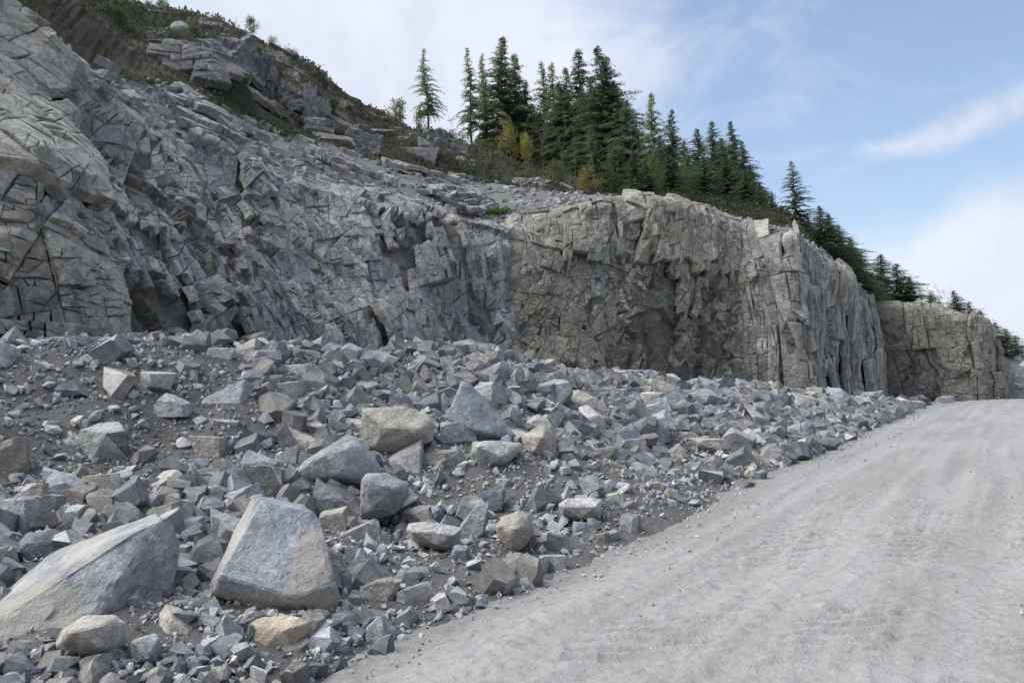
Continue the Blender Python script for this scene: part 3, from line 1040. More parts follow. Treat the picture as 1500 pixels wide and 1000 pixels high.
def rock_mesh(name, V, T, mat):
    me = bpy.data.meshes.new(name)
    me.from_pydata(V.tolist(), [], T.tolist())
    me.polygons.foreach_set('use_smooth', np.ones(len(T), bool))
    me.set_sharp_from_angle(angle=math.radians(17))
    me.materials.append(mat)
    return me


def put_rock(me, loc, scale, rotz, colour, name='boulder'):
    o = bpy.data.objects.new(name, me); COL.objects.link(o)
    o.location = loc; o.scale = scale
    o.rotation_euler = (0, 0, rotz) if not isinstance(rotz, tuple) else rotz
    c = np.array(PAL[colour]) * random.uniform(.9, 1.1)
    o['tint'] = [float(v) for v in c]
    return o


VIEW = []           # (px box, distance) of boulders whose faces stay clear
TAKEN = []          # (x, y, radius) of rocks already set down
LAND = []           # (px, py, short description) landmarks for the labels

# --- boulders with a traced outline: front points (px, py, distance), then the hull is closed behind
def hull_rock(points, level, seed, chip=.03):
    bm = bmesh.new()
    for p in points: bm.verts.new(p)
    bmesh.ops.convex_hull(bm, input=bm.verts)
    bmesh.ops.delete(bm, geom=[v for v in bm.verts if not v.link_faces], context='VERTS')
    bm.normal_update()
    P = np.array([v.co[:] for v in bm.verts])
    c = (P.max(0) + P.min(0)) / 2
    planes = []
    for f in bm.faces:
        n = np.array(f.normal[:]); d = float(np.dot(n, np.array(f.verts[0].co[:]) - c))
        if d < 0: n, d = -n, -d
        if d > 1e-4 and not any(np.dot(n, q[0]) > .995 for q in planes): planes.append((n, d))
    bm.free()
    V, T = star_rock(planes, level, seed, chip=chip)
    return V + c, T


def traced(outline, ridge, d, thick, seed, colour, label, short, level=5, lower=.0, chip=.055):
    """outline: silhouette px points at distance d; ridge: nearer points (px,py,closer by)"""
    pts = [pt(x, y, d) for x, y in outline]
    cx = sum(p[0] for p in outline) / len(outline); cy = sum(p[1] for p in outline) / len(outline)
    pts += [pt(x, y, d - k) for x, y, k in ridge]
    for x, y in outline:
        pts.append(pt(cx + (x - cx) * .8, cy + (y - cy) * .8 + 4, d + thick))
    pts = [p - np.array([0, 0, lower]) for p in pts]
    return free_rock(pts, seed, colour, label, short, level, chip)


def free_rock(pts, seed, colour, label, short, level=5, chip=.05, mat=None):
    V, T = hull_rock(pts, level, seed, chip)
    c = (V.max(0) + V.min(0)) / 2; c[2] = V[:, 2].min()
    o = put_rock(rock_mesh('boulder', V - c, T, mat or M_ROCK), c, (1, 1, 1), 0.0, colour)
    tag(o, label, 'boulder', 'boulders of the rubble heap')
    TAKEN.append((c[0], c[1], .5 * max(V[:, 0].max() - V[:, 0].min(), V[:, 1].max() - V[:, 1].min()) * .9))
    qx, qy = proj(V); VIEW.append((qx.min(), qy.min(), qx.max(), qy.max(), V[:, 1].min()))
    q = proj(V.mean(0)); LAND.append((q[0], q[1], short))
    return o


# the big leaning slab at the lower left
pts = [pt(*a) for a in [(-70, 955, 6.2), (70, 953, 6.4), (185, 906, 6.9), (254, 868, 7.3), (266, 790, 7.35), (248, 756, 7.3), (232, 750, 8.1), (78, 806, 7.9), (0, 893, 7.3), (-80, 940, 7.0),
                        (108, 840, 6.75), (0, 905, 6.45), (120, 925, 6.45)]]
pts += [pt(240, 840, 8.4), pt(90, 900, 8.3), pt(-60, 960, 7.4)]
free_rock(pts, 11, 'grey', 'huge leaning grey slab with light sloping top at the lower left corner', 'huge leaning slab', 6, mat=rock_material('slab_rock', 'OBJECT', 'tint', bump=0.85, patches=[(pt(20, 905, 6.5), (.55, .6, .28), (.34, .315, .26), .6), (pt(140, 800, 7.4), (.5, .5, .12), (.48, .45, .40), .5)]))  # tan stain at lower left; pale patch paints light on the sloping top
# the big blue block beside it
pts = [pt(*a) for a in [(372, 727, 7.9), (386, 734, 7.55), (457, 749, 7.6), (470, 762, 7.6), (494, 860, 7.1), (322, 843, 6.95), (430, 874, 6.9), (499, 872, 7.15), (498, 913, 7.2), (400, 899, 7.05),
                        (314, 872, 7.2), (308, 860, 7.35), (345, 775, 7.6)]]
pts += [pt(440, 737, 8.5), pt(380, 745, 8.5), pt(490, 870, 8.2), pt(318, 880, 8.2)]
free_rock(pts, 23, 'blue-grey', 'huge blue-grey block with a tan patch and pale left edge, foreground centre left', 'huge blue-grey block', 6, mat=rock_material('block_rock', 'OBJECT', 'tint', bump=0.85, patches=[(pt(455, 818, 7.2), (.17, .5, .27), (.40, .355, .32), .8), (pt(395, 888, 7.0), (.75, .6, .13), (.36, .32, .245), .75), (pt(340, 790, 7.5), (.16, .5, .8), (.47, .44, .37), .55)]))  # tan patches are stains; pale left edge is lighter rock plus painted light

H = lambda x, y, up=0: hit(x, y)[1]
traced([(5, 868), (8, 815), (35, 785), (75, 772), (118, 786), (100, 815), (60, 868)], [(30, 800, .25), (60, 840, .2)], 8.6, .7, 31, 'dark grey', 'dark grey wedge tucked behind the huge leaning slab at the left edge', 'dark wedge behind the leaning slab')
traced([(528, 655), (531, 598), (590, 595), (628, 606), (637, 622), (632, 645), (598, 660), (556, 672)], [(560, 625, .35), (618, 628, .3), (552, 655, .25)], H(580, 668), .9, 33, 'tan', 'large squarish tan boulder with bright cream top in the middle of the heap', 'large squarish tan boulder')
traced([(676, 556), (690, 562), (757, 638), (750, 645), (700, 646), (652, 612)], [(700, 630, .35), (672, 575, .15)], H(705, 650), .45, 35, 'blue-grey', 'tall pointed triangular blue-grey slab standing upright in the heap', 'tall pointed slab')
traced([(426, 697), (445, 675), (480, 655), (508, 636), (527, 642), (548, 668), (563, 690), (540, 708), (470, 708), (440, 706)], [(475, 665, .35), (520, 655, .25), (500, 695, .35)], H(495, 708), .9, 37, 'grey', 'broad domed grey boulder with an arched top, above the huge blue-grey block', 'broad domed boulder')
traced([(527, 757), (529, 700), (536, 692), (566, 692), (599, 708), (600, 725), (580, 752), (548, 762)], [(535, 705, .3), (545, 745, .25), (580, 715, .25)], H(560, 760), .7, 39, 'grey', 'upright five sided grey boulder right of the broad domed boulder', 'five sided boulder')
traced([(688, 672), (692, 647), (720, 644), (763, 648), (766, 658), (740, 682), (705, 690)], [(700, 655, .25), (735, 668, .25)], H(725, 690), .6, 41, 'greenish grey', 'greenish trapezoid boulder below the tall pointed slab', 'greenish trapezoid boulder')
traced([(763, 642), (775, 632), (797, 617), (808, 622), (816, 645), (814, 668), (790, 676), (770, 668)], [(795, 640, .3), (782, 660, .2)], H(790, 674), .6, 43, 'tan', 'tan wedge with sharp peak right of the greenish trapezoid boulder', 'sharp peaked tan wedge')
traced([(595, 776), (600, 766), (622, 763), (678, 772), (677, 787), (664, 806), (640, 806), (605, 792)], [(605, 778, .2), (668, 782, .25), (640, 798, .2)], H(635, 806), .45, 45, 'pale grey', 'long pale block lying on dark soil left of the saddle shaped boulder', 'long pale block')
traced([(725, 770), (738, 755), (762, 747), (775, 752), (777, 768), (783, 778), (770, 800), (752, 811), (740, 800), (728, 785)], [(752, 776, .25), (765, 772, .2)], H(752, 808), .5, 47, 'tan', 'pinkish tan saddle shaped boulder on the dark soil slope', 'saddle shaped boulder')
traced([(818, 738), (830, 730), (868, 728), (882, 731), (880, 762), (862, 765), (822, 756)], [(825, 742, .25), (872, 742, .25), (850, 758, .2)], H(850, 765), .55, 49, 'pale grey', 'flat topped pale boulder perched on a smaller stone at the soil edge', 'flat topped perched boulder')
traced([(220, 912), (244, 885), (262, 889), (306, 918), (308, 926), (280, 940), (240, 948), (225, 935)], [(250, 905, .25), (270, 930, .3), (240, 930, .25)], 6.75, .5, 51, 'tan', 'pointed tan boulder between the leaning slab and the blue-grey block', 'pointed tan foreground boulder')
traced([(76, 952), (90, 922), (125, 900), (170, 900), (184, 912), (183, 948), (165, 963), (120, 966), (85, 960)], [(105, 925, .3), (150, 915, .25), (150, 950, .25)], 6.05, .5, 53, 'tan', 'rounded yellow-tan boulder in front of the huge leaning slab', 'rounded yellow-tan boulder')
traced([(188, 945), (195, 935), (228, 926), (234, 932), (238, 968), (220, 974), (192, 974)], [(196, 940, .15), (215, 965, .2), (230, 940, .1)], 6.0, .35, 55, 'grey', 'small cube like grey stone with pale top in the foreground gravel', 'cube like foreground stone')

# --- boulders given by their place and size in view: (x0,y0,x1,y1, shape, colour, label, short)
HERO = [
    (118, 618, 192, 676, 'slab', 'greenish grey', 'fractured pale bedrock knob sticking out of the earth bank at left', 'bedrock knob in the bank'),
    (-12, 640, 48, 694, 'block', 'brown', 'brown bedrock ledge in the earth bank at the left edge', 'bedrock ledge in the bank'),
    (364, 908, 458, 968, 'slab', 'rusty tan', 'low rust stained slab in the gravel below the huge blue-grey block', 'rust stained slab'),
    (401, 938, 455, 971, 'slab', 'brown', 'brown flat stone leaning against the rust stained slab', 'brown flat stone'),
    (488, 941, 515, 966, 'block', 'blue-grey', 'little blue-grey cube at the road edge in front', 'little blue-grey cube'),
    (97, 967, 136, 1003, 'block', 'grey', 'grey stone cut by the bottom edge near the left corner', 'grey stone at the bottom edge'),
    (526, 845, 590, 893, 'block', 'tan', 'rough tan boulder at the road edge right of the blue-grey block', 'rough tan roadside boulder'),
    (582, 852, 636, 894, 'block', 'grey', 'grey block with yellow edge, beside the rough tan boulder at the road', 'yellow edged roadside block'),
    (492, 800, 529, 853, 'pointed', 'grey', 'pyramid shaped grey stone just right of the huge blue-grey block', 'pyramid shaped stone'),
    (643, 613, 700, 657, 'block', 'blue-grey', 'bluish boulder leaning on the left foot of the tall pointed slab', 'bluish leaning boulder'),
    (692, 622, 740, 648, 'slab', 'tan', 'thin cream slab wedged against the tall pointed slab', 'thin cream slab'),
    (558, 644, 621, 690, 'wedge', 'pale grey', 'white topped wedge below the large squarish tan boulder', 'white topped wedge'),
    (612, 658, 673, 679, 'slab', 'tan', 'thin flat tan slab left of the greenish trapezoid boulder', 'thin flat tan slab'),
    (668, 737, 718, 790, 'wedge', 'grey', 'upright grey boulder between long pale block and saddle boulder', 'upright grey boulder'),
    (838, 763, 872, 787, 'block', 'blue-grey', 'small blue-grey stone under the flat topped perched boulder', 'small prop stone'),
    (883, 718, 914, 747, 'block', 'greenish grey', 'rounded olive stone right of the flat topped perched boulder', 'rounded olive stone'),
    (908, 733, 936, 755, 'block', 'brown', 'dull brown stone at the right end of the soil patch by the road', 'dull brown stone'),
    (790, 811, 830, 838, 'block', 'grey', 'lone low grey stone lying out on the road edge', 'lone roadside stone'),
    (862, 781, 894, 799, 'slab', 'brown', 'low mossy brown stone at the road edge below the perched boulder', 'mossy brown stone'),
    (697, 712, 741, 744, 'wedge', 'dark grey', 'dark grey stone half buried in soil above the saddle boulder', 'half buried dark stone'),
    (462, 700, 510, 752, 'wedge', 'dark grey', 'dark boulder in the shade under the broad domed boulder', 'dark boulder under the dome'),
    (415, 619, 478, 668, 'wedge', 'tan', 'tan boulder with a sloping pointed top left of the domed boulder', 'sloping tan boulder'),
    (461, 744, 511, 783, 'block', 'tan', 'cream boulder touching the top right corner of the huge blue-grey block', 'cream corner boulder'),
    (590, 742, 636, 764, 'slab', 'tan', 'flat buff slab lying just above the long pale block', 'flat buff slab'),
    (726, 700, 752, 716, 'slab', 'grey', 'small flat stone on the bare dark soil of the mound', 'small flat mound stone'),
    (658, 799, 688, 826, 'block', 'blue-grey', 'small bluish stone below the right end of the long pale block', 'small bluish stone'),
    (630, 806, 657, 826, 'block', 'rusty tan', 'small rusty stone below the long pale block', 'small rusty stone'),
    (407, 533, 458, 561, 'slab', 'pale grey', 'pale upper stone of a stacked pair high on the heap', 'stacked pair upper stone'),
    (400, 558, 449, 592, 'slab', 'greenish grey', 'pale greenish lower stone of the stacked pair high on the heap', 'stacked pair lower stone'),
    (206, 542, 258, 573, 'slab', 'pale grey', 'light flat boulder alone on the left flank of the heap', 'light flank boulder'),
    (304, 557, 377, 604, 'wedge', 'grey', 'large dark faced grey boulder under the crest at left', 'dark faced crest boulder'),
    (292, 508, 350, 540, 'slab', 'pale grey', 'pale boulder on the crest below two bigger humps', 'pale crest boulder'),
    (328, 496, 382, 534, 'wedge', 'tan', 'tan slanting boulder on the crest right of the pale one', 'tan slanting crest boulder'),
    (292, 482, 352, 512, 'block', 'grey', 'grey hump topping the left end of the crest', 'crest hump'),
    (233, 502, 273, 517, 'slab', 'pale grey', 'thin white slab on the crest at the far left', 'thin white crest slab'),
    (228, 575, 278, 608, 'wedge', 'grey', 'slanted grey boulder on the left flank below the light flat one', 'slanted flank boulder'),
    (304, 612, 354, 634, 'slab', 'pale grey', 'flat whitish stone halfway up the left flank', 'flat whitish flank stone'),
    (275, 636, 336, 676, 'block', 'brown', 'brownish boulder in the left flank above the small rubble', 'brownish flank boulder'),
    (345, 659, 412, 702, 'wedge', 'blue-grey', 'light blue-grey boulder above the huge blue-grey block', 'light blue-grey boulder'),
    (353, 680, 419, 734, 'block', 'grey', 'angular grey boulder right behind the top of the huge blue-grey block', 'boulder behind the block'),
    (409, 652, 440, 694, 'block', 'pale grey', 'small pale upright block left of the broad domed boulder', 'small pale upright block'),
    (67, 688, 123, 724, 'wedge', 'blue-grey', 'bluish boulder at the foot of the soil bank, left', 'bluish bank foot boulder'),
    (123, 693, 181, 719, 'slab', 'tan', 'flat brownish tan slab at the foot of the soil bank', 'flat bank foot slab'),
    (94, 711, 136, 745, 'block', 'brown', 'brown block below the flat slab at the bank foot', 'brown bank foot block'),
    (57, 723, 95, 753, 'block', 'grey', 'round grey stone left of the brown block at the bank foot', 'round bank foot stone'),
    (35, 707, 68, 736, 'block', 'tan', 'tan round stone leftmost at the bank foot', 'tan bank foot stone'),
    (94, 740, 123, 781, 'block', 'greenish grey', 'upright pale brick shaped stone above the huge leaning slab', 'upright brick shaped stone'),
    (-6, 728, 66, 780, 'slab', 'grey', 'wide flat grey stone at the left edge above the leaning slab', 'wide flat edge stone'),
    (190, 715, 246, 760, 'wedge', 'grey', 'smooth grey boulder just above the top end of the leaning slab', 'smooth boulder above the slab'),
    (305, 745, 350, 800, 'block', 'grey', 'tall grey stone against the left side of the huge blue-grey block', 'tall stone beside the block'),
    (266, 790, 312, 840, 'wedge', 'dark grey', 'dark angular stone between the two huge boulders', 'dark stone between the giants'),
    (-30, 496, 17, 536, 'block', 'pale grey', 'white boulder cut by the left edge on top of the soil bank', 'white edge boulder'),
    (677, 503, 711, 530, 'block', 'tan', 'pinkish tan boulder on the middle of the crest', 'pinkish crest boulder'),
    (735, 512, 768, 532, 'slab', 'pale grey', 'pale broad stone on the crest right of the pinkish one', 'pale broad crest stone'),
    (577, 502, 613, 532, 'pointed', 'grey', 'leaning pointed stone on the crest left of centre', 'leaning crest stone'),
    (440, 511, 473, 537, 'block', 'tan', 'reddish tan cube on the crest', 'reddish crest cube'),
    (404, 509, 437, 535, 'wedge', 'pale grey', 'cream wedge on the crest left of the reddish cube', 'cream crest wedge'),
    (436, 502, 492, 524, 'slab', 'grey', 'long grey slab on the crest behind the reddish cube', 'long crest slab'),
    (832, 570, 887, 607, 'wedge', 'tan', 'tan backed boulder below the crest right of the pointed slab', 'tan backed boulder'),
    (848, 593, 889, 630, 'wedge', 'pale grey', 'white topped boulder below the tan backed one', 'white topped boulder'),
    (839, 619, 881, 647, 'block', 'blue-grey', 'blue-grey cube below the white topped boulder', 'blue-grey cube'),
    (757, 583, 802, 612, 'slab', 'pale grey', 'light rounded slab right of the tall pointed slab', 'light rounded slab'),
    (900, 620, 938, 648, 'wedge', 'blue-grey', 'bluish angular boulder right of the blue-grey cube', 'bluish angular boulder'),
    (792, 545, 834, 580, 'block', 'grey', 'big many faced grey boulder on the crest shoulder', 'many faced shoulder boulder'),
    (836, 548, 872, 572, 'wedge', 'grey', 'slanting grey slab on the crest shoulder right', 'slanting shoulder slab'),
    (634, 575, 664, 612, 'pointed', 'pale grey', 'bright small wedge left of the tall pointed slab', 'bright small wedge'),
    (681, 547, 718, 580, 'block', 'grey', 'grey block behind the tip of the tall pointed slab', 'block behind the tip'),
    (935, 573, 973, 598, 'slab', 'pale grey', 'bright white boulder alone on the right half of the heap', 'bright white boulder'),
    (895, 569, 924, 585, 'slab', 'grey', 'low dull boulder left of the bright white boulder', 'low dull boulder'),
    (1006, 640, 1072, 660, 'slab', 'tan', 'long whitish slab at the right edge of the heap', 'long whitish slab'),
    (852, 654, 904, 676, 'slab', 'tan', 'flat pinkish tan slab above the perched boulder', 'flat pinkish slab'),
    (906, 642, 948, 660, 'slab', 'grey', 'flat grey slab with pale top right of the pinkish slab', 'flat pale topped slab'),
    (945, 612, 982, 645, 'block', 'grey', 'flat faced grey boulder in the right half of the heap', 'flat faced boulder'),
    (978, 612, 1010, 630, 'slab', 'pale grey', 'tilted pale plate in the right half of the heap', 'tilted pale plate'),
    (940, 706, 974, 721, 'slab', 'rusty tan', 'small orange flat stone near the road, right of the soil mound', 'small orange stone'),
    (922, 676, 960, 700, 'wedge', 'grey', 'grey wedge above the small orange stone', 'grey wedge above the orange stone'),
    (888, 676, 909, 696, 'block', 'rusty tan', 'small golden stone under the flat pinkish slab', 'small golden stone'),
    (1042, 558, 1072, 576, 'wedge', 'pale grey', 'pale peaked boulder on the thin right crest', 'pale peaked boulder'),
    (1082, 614, 1112, 638, 'wedge', 'brown', 'olive brown boulder near the right edge of the heap', 'olive brown boulder'),
    (1249, 571, 1268, 588, 'slab', 'pale grey', 'white stone near the foot of the columnar cliff', 'white stone by the cliff'),
    (1326, 586, 1354, 602, 'block', 'grey', 'grey boulder where the heap runs out at the road', 'last boulder of the heap'),
    (1372, 580, 1394, 593, 'block', 'blue-grey', 'bluish stone at the road crest under the far cliff', 'bluish stone under the far cliff'),
    (1100, 690, 1125, 706, 'slab', 'dark grey', 'dark flat stone at the road edge right of the whitish slab', 'dark flat roadside stone'),
]
for k, (x0, y0, x1, y1, kind, colr, lab, short) in enumerate(HERO):
    cx = (x0 + x1) / 2
    base = hit(cx, y1 - .18 * (y1 - y0))
    d = base[1]
    w = (x1 - x0) * d / F
    h = (y1 - y0) * d / F
    bigpx = x1 - x0
    V, T = unit_rock(kind, 500 + k * 3, 5 if bigpx > 60 else 4)
    dep = min(max(.75 * w, .7 * h), 1.3 * w)
    c = pt(cx, y1, d + dep * .25)
    zc = pt(cx, (y0 + y1) / 2, d + dep * .25)
    me = rock_mesh('boulder', V * np.array([w, dep, h * 1.12]), T, M_ROCK)
    o = put_rock(me, (zc[0], zc[1], zc[2] - .05 * h), (1, 1, 1), 0.0, colr)
    tag(o, lab, 'boulder', 'boulders of the rubble heap')
    TAKEN.append((zc[0], zc[1], .42 * max(w, dep)))
    LAND.append((cx, (y0 + y1) / 2, short))
    VIEW.append((x0, y0, x1, y1, d))

# --- zones of bare soil on the bank (centre, radii in metres)
SOIL = []
for px, py, ra, rb in ((40, 590, 3.4, 2.7), (110, 555, 3.0, 2.0), (20, 650, 2.8, 1.9), (110, 640, 1.7, 1.4), (790, 725, 1.6, 1.9), (870, 715, 1.7, 1.4), (900, 755, 1.2, .9), (985, 715, 1.2, 1.6), (1060, 672, 1.3, 1.6),
                       (1150, 582, 3.0, 3.2), (560, 800, .9, .9), (620, 840, .8, .6), (760, 820, .8, .5)):
    p = hit(px, py); SOIL.append((p[0], p[1], ra * 1.08, rb * 1.08))


def soilness(x, y):
    v = np.zeros(len(x))
    wob = fbm(np.stack([x, y, x * 0], 1), .8, 3, 77) * .35
    for sx, sy, ra, rb in SOIL:
        q = np.sqrt(((x - sx) / ra) ** 2 + ((y - sy) / rb) ** 2) + wob
        v = np.maximum(v, np.clip((1.15 - q) / .4, 0, 1))
    return v


def in_view(x, y, z, r):
    """would a stone here stand in front of a boulder's face?"""
    px, py = proj(np.stack([x, y, z + r], 1))
    bad = np.zeros(len(x), bool)
    for x0, y0, x1, y1, d in VIEW:
        w, h = x1 - x0, y1 - y0
        bad |= (px > x0 + .06 * w) & (px < x1 - .06 * w) & (py > y0 + .05 * h) & (py < y1 - .10 * h) & (y < d + .35 * w * d / F)
    return bad


KINDS = ['block', 'wedge', 'slab', 'pointed', 'block', 'wedge']
MIDM = []
for k in range(36):
    kd_ = KINDS[k % 6]
    V, T = unit_rock(kd_, 900 + k, 4 if k < 12 else 3)
    MIDM.append((kd_, rock_mesh('boulder', V, T, M_ROCK)))
cell = {}


def free_at(x, y, r, slack=.8):
    gx, gy = int(math.floor(x)), int(math.floor(y))
    for a in range(gx - 2, gx + 3):
        for b in range(gy - 2, gy + 3):
            for (x2, y2, r2) in cell.get((a, b), ()):
                if (x2 - x) ** 2 + (y2 - y) ** 2 < (slack * (r + r2)) ** 2: return False
    return True


def occupy(x, y, r):
    cell.setdefault((int(math.floor(x)), int(math.floor(y))), []).append((x, y, r))


for t_ in TAKEN: occupy(*t_)
rr = random.Random(5)
mids = []
N_MID = 300 - len(TAKEN) - 12


def crest_t(s):                 # how far back the heap reaches
    return np.interp(s, [-10, 0, 9, 13, 25, 36, 44, 51], [16, 16, 15.8, 15.2, 12.8, 10.8, 9.2, 6.0])


cands = []
for _ in range(26000):
    s = rr.uniform(2, 50); t = rr.uniform(EDGE_T + .1, 16.5)
    if t > crest_t(s) + .5: continue
    x, y = st_to_xy(s, t)
    cands.append((x, y, s, t))
cx_ = np.array([c[0] for c in cands]); cy_ = np.array([c[1] for c in cands])
so_ = soilness(cx_, cy_); zb_ = bank_z(cx_, cy_); vw_ = in_view(cx_, cy_, zb_, .25)
COLS = ['blue-grey'] * 7 + ['grey'] * 9 + ['pale grey'] * 6 + ['tan'] * 5 + ['dark grey'] * 2 + ['greenish grey'] * 1 + ['brown'] * 1
for radius_lo, radius_hi, quota in ((.30, .44, 70), (.19, .31, 260)):
    got = 0
    for k in range(len(cands)):
        if got >= quota or len(mids) >= N_MID: break
        k2 = (k * 7919 + int(radius_lo * 1000)) % len(cands)
        x, y, s, t = cands[k2]
        px, py = proj((x, y, zb_[k2]))
        if not (-20 < px < 1380 and py < 1010): continue
        if vw_[k2] or (so_[k2] > .3 and rr.random() < .93): continue
        d = y
        r = rr.uniform(radius_lo, radius_hi) * (0.75 + .02 * d)
        if t < EDGE_T + 1.2: r *= .5
        if not free_at(x, y, r, .88): continue
        occupy(x, y, r * .95)
        mids.append((x, y, zb_[k2], r)); got += 1

SIZE = lambda pxw: 'small' if pxw < 24 else ('mid-sized' if pxw < 42 else 'large')
SHP = {'block': 'blocky', 'wedge': 'wedge shaped', 'slab': 'flat', 'pointed': 'pointed'}
LA = np.array([(a, b) for a, b, _ in LAND])
used_labels = {o['label'] for o in COL.objects if 'label' in o}
ORD = ['', 'next ', 'third ', 'fourth ', 'fifth ', 'sixth ', 'seventh ', 'eighth ']
pend = {}
for (x, y, z, r) in mids:
    kd_, me = MIDM[rr.randrange(len(MIDM))]
    colr = rr.choice(COLS)
    hz = {'block': 1.5, 'wedge': 1.45, 'slab': .95, 'pointed': 1.7}[kd_]
    sc = (2.1 * r * rr.uniform(.9, 1.2), 2.1 * r * rr.uniform(.75, 1.05), hz * r * rr.uniform(.85, 1.15))
    o = put_rock(me, (x, y, z + sc[2] * rr.uniform(.18, .36)), sc, (rr.gauss(0, .22), rr.gauss(0, .22), rr.uniform(0, 6.28)), colr)
    px, py = proj(o.location)
    pxw = 2 * r * F / y
    dx, dy = px - LA[:, 0], py - LA[:, 1]
    k = int(np.argmin(dx * dx + dy * dy * 1.6))
    ax, ay = dx[k], dy[k]
    if abs(ax) > 2.2 * abs(ay): rel = 'right of' if ax > 0 else 'left of'
    elif abs(ay) > 2.2 * abs(ax): rel = 'below' if ay > 0 else 'above'
    else: rel = ('lower' if ay > 0 else 'upper') + ' ' + ('right of' if ax > 0 else 'left of')
    key = (SIZE(pxw), colr, SHP[kd_], rel, LAND[k][2])
    pend.setdefault(key, []).append((ax * ax + ay * ay, o))
for key, lst in pend.items():
    lst.sort(key=lambda q: q[0])
    for n_, (_, o) in enumerate(lst):
        pre = '' if len(lst) == 1 else (('nearer ' if n_ == 0 else 'farther ') if len(lst) == 2 else ORD[n_] if n_ else 'nearest ')
        tag(o, f'{pre}{key[0]} {key[1]} {key[2]} rock {key[3]} the {key[4]}', 'boulder', 'boulders of the rubble heap')
print('heroes', len(TAKEN), 'mids', len(mids), 'land', len(LAND))

# --- the remaining stones of the heap, too many to count
def stone_cols(n, rng=RNG):
    names = np.array(COLS)[rng.integers(0, len(COLS), n)]
    return np.array([PAL[c] for c in names]) * rng.uniform(.82, 1.2, (n, 1)) * .6 + np.array([.325, .33, .338]) * .4


def z_near(x, y):          # fine debris at the toe in front
    return (y < 7.6) & (x < 0)


def heap(count, rlo, rhi, power, slack, soil_keep, seed):
    rng = np.random.default_rng(seed)
    out = []
    s = rng.uniform(1, 51, count) ; s = 1 + (s - 1) ** 1.25 / 50 ** .25 ; t = rng.uniform(EDGE_T - .15, 17, count)
    ok = t < crest_t(s) + 1.0
    s, t = s[ok], t[ok]
    x, y = st_to_xy(s, t)
    so = soilness(x, y)
    r = rlo + (rhi - rlo) * rng.random(len(x)) ** power
    r *= .7 + .022 * y
    r *= np.where(z_near(x, y), .5, 1.0)
    kp = rng.random(len(x)) < np.where(so > .2, soil_keep, 1.0)
    kp &= rng.random(len(x)) < np.clip((t - EDGE_T + .2) / .9, .12, 1)
    x, y, r = x[kp], y[kp], r[kp]
    z = bank_z(x, y)
    bad = in_view(x, y, z, r)
    for k in range(len(x)):
        if bad[k]: continue
        if slack is not None:
            if not free_at(x[k], y[k], r[k], slack): continue
            occupy(x[k], y[k], r[k])
        out.append(k)
    return np.stack([x, y, z], 1)[out], r[out]


P1, r1 = heap(60000, .11, .29, 1.2, .50, .008, 21)
P2, r2 = heap(90000, .045, .125, 1.2, .42, .08, 22)
print('stones', len(P1), len(P2))
for nm, P_, r_, tm in (('loose_stones', np.concatenate([P1]), r1, STONES), ('loose_small_stones', P2, r2, CHIPS)):
    n = len(P_)
    sc = r_[:, None] * np.stack([RNG.uniform(1.9, 2.7, n), RNG.uniform(1.5, 2.2, n), RNG.uniform(1.1, 1.9, n)], 1)
    P_ = P_.copy(); P_[:, 2] += r_ * RNG.uniform(.05, .5, n)
    o = scatter(nm, tm, P_, sc, rand_rot(n, .45), M_STONE, stone_cols(n))
    tag(o, 'loose grey broken stones filling the rubble heap' if nm == 'loose_stones' else 'small grey stone chips between the boulders of the heap', 'stones', kind='stuff')
# gravel: everywhere on the bank, and strewn thinly on the road edge
n = 36000
s = 1 + RNG.random(n) ** 1.5 * 38; t = EDGE_T + .1 + RNG.random(n) * 11
x, y = st_to_xy(s, t); r = RNG.uniform(.012, .04, n) * (.6 + .05 * y)
P3 = np.stack([x, y, bank_z(x, y) + r * .3], 1)
n2 = 4200
s = 2 + RNG.random(n2) ** 1.4 * 40; t = EDGE_T + .3 - np.abs(RNG.normal(0, .75, n2))
x, y = st_to_xy(s, t); rr2 = (.004 + .03 * RNG.random(n2) ** 4) * (.7 + .03 * y)
P4 = np.stack([x, y, np.maximum(bank_z(x, y), 0) + rr2 * .3], 1)
n3 = 700
s = 2 + RNG.random(n3) ** 1.3 * 30; t = RNG.uniform(-1, 4.4, n3)
x, y = st_to_xy(s, t); rr3 = (.003 + .016 * RNG.random(n3) ** 5) * (.7 + .04 * y)
stone_extra = n2 + n3
P5 = np.stack([x, y, rr3 * .2], 1)
PA = np.concatenate([P3, P4, P5]); ra_ = np.concatenate([r, rr2, rr3]); n = len(PA)
o = scatter('gravel', PEBBLES, PA, ra_[:, None] * RNG.uniform(1.2, 2.4, (n, 3)) * np.array([1, 1, .7]), rand_rot(n), M_STONE, np.where((np.arange(n) < n - n2 - n3)[:, None], stone_cols(n) * .85, stone_cols(n) * .45 + .22))
tag(o, 'fine grey gravel strewn over the bank and road edge', 'gravel', kind='stuff')
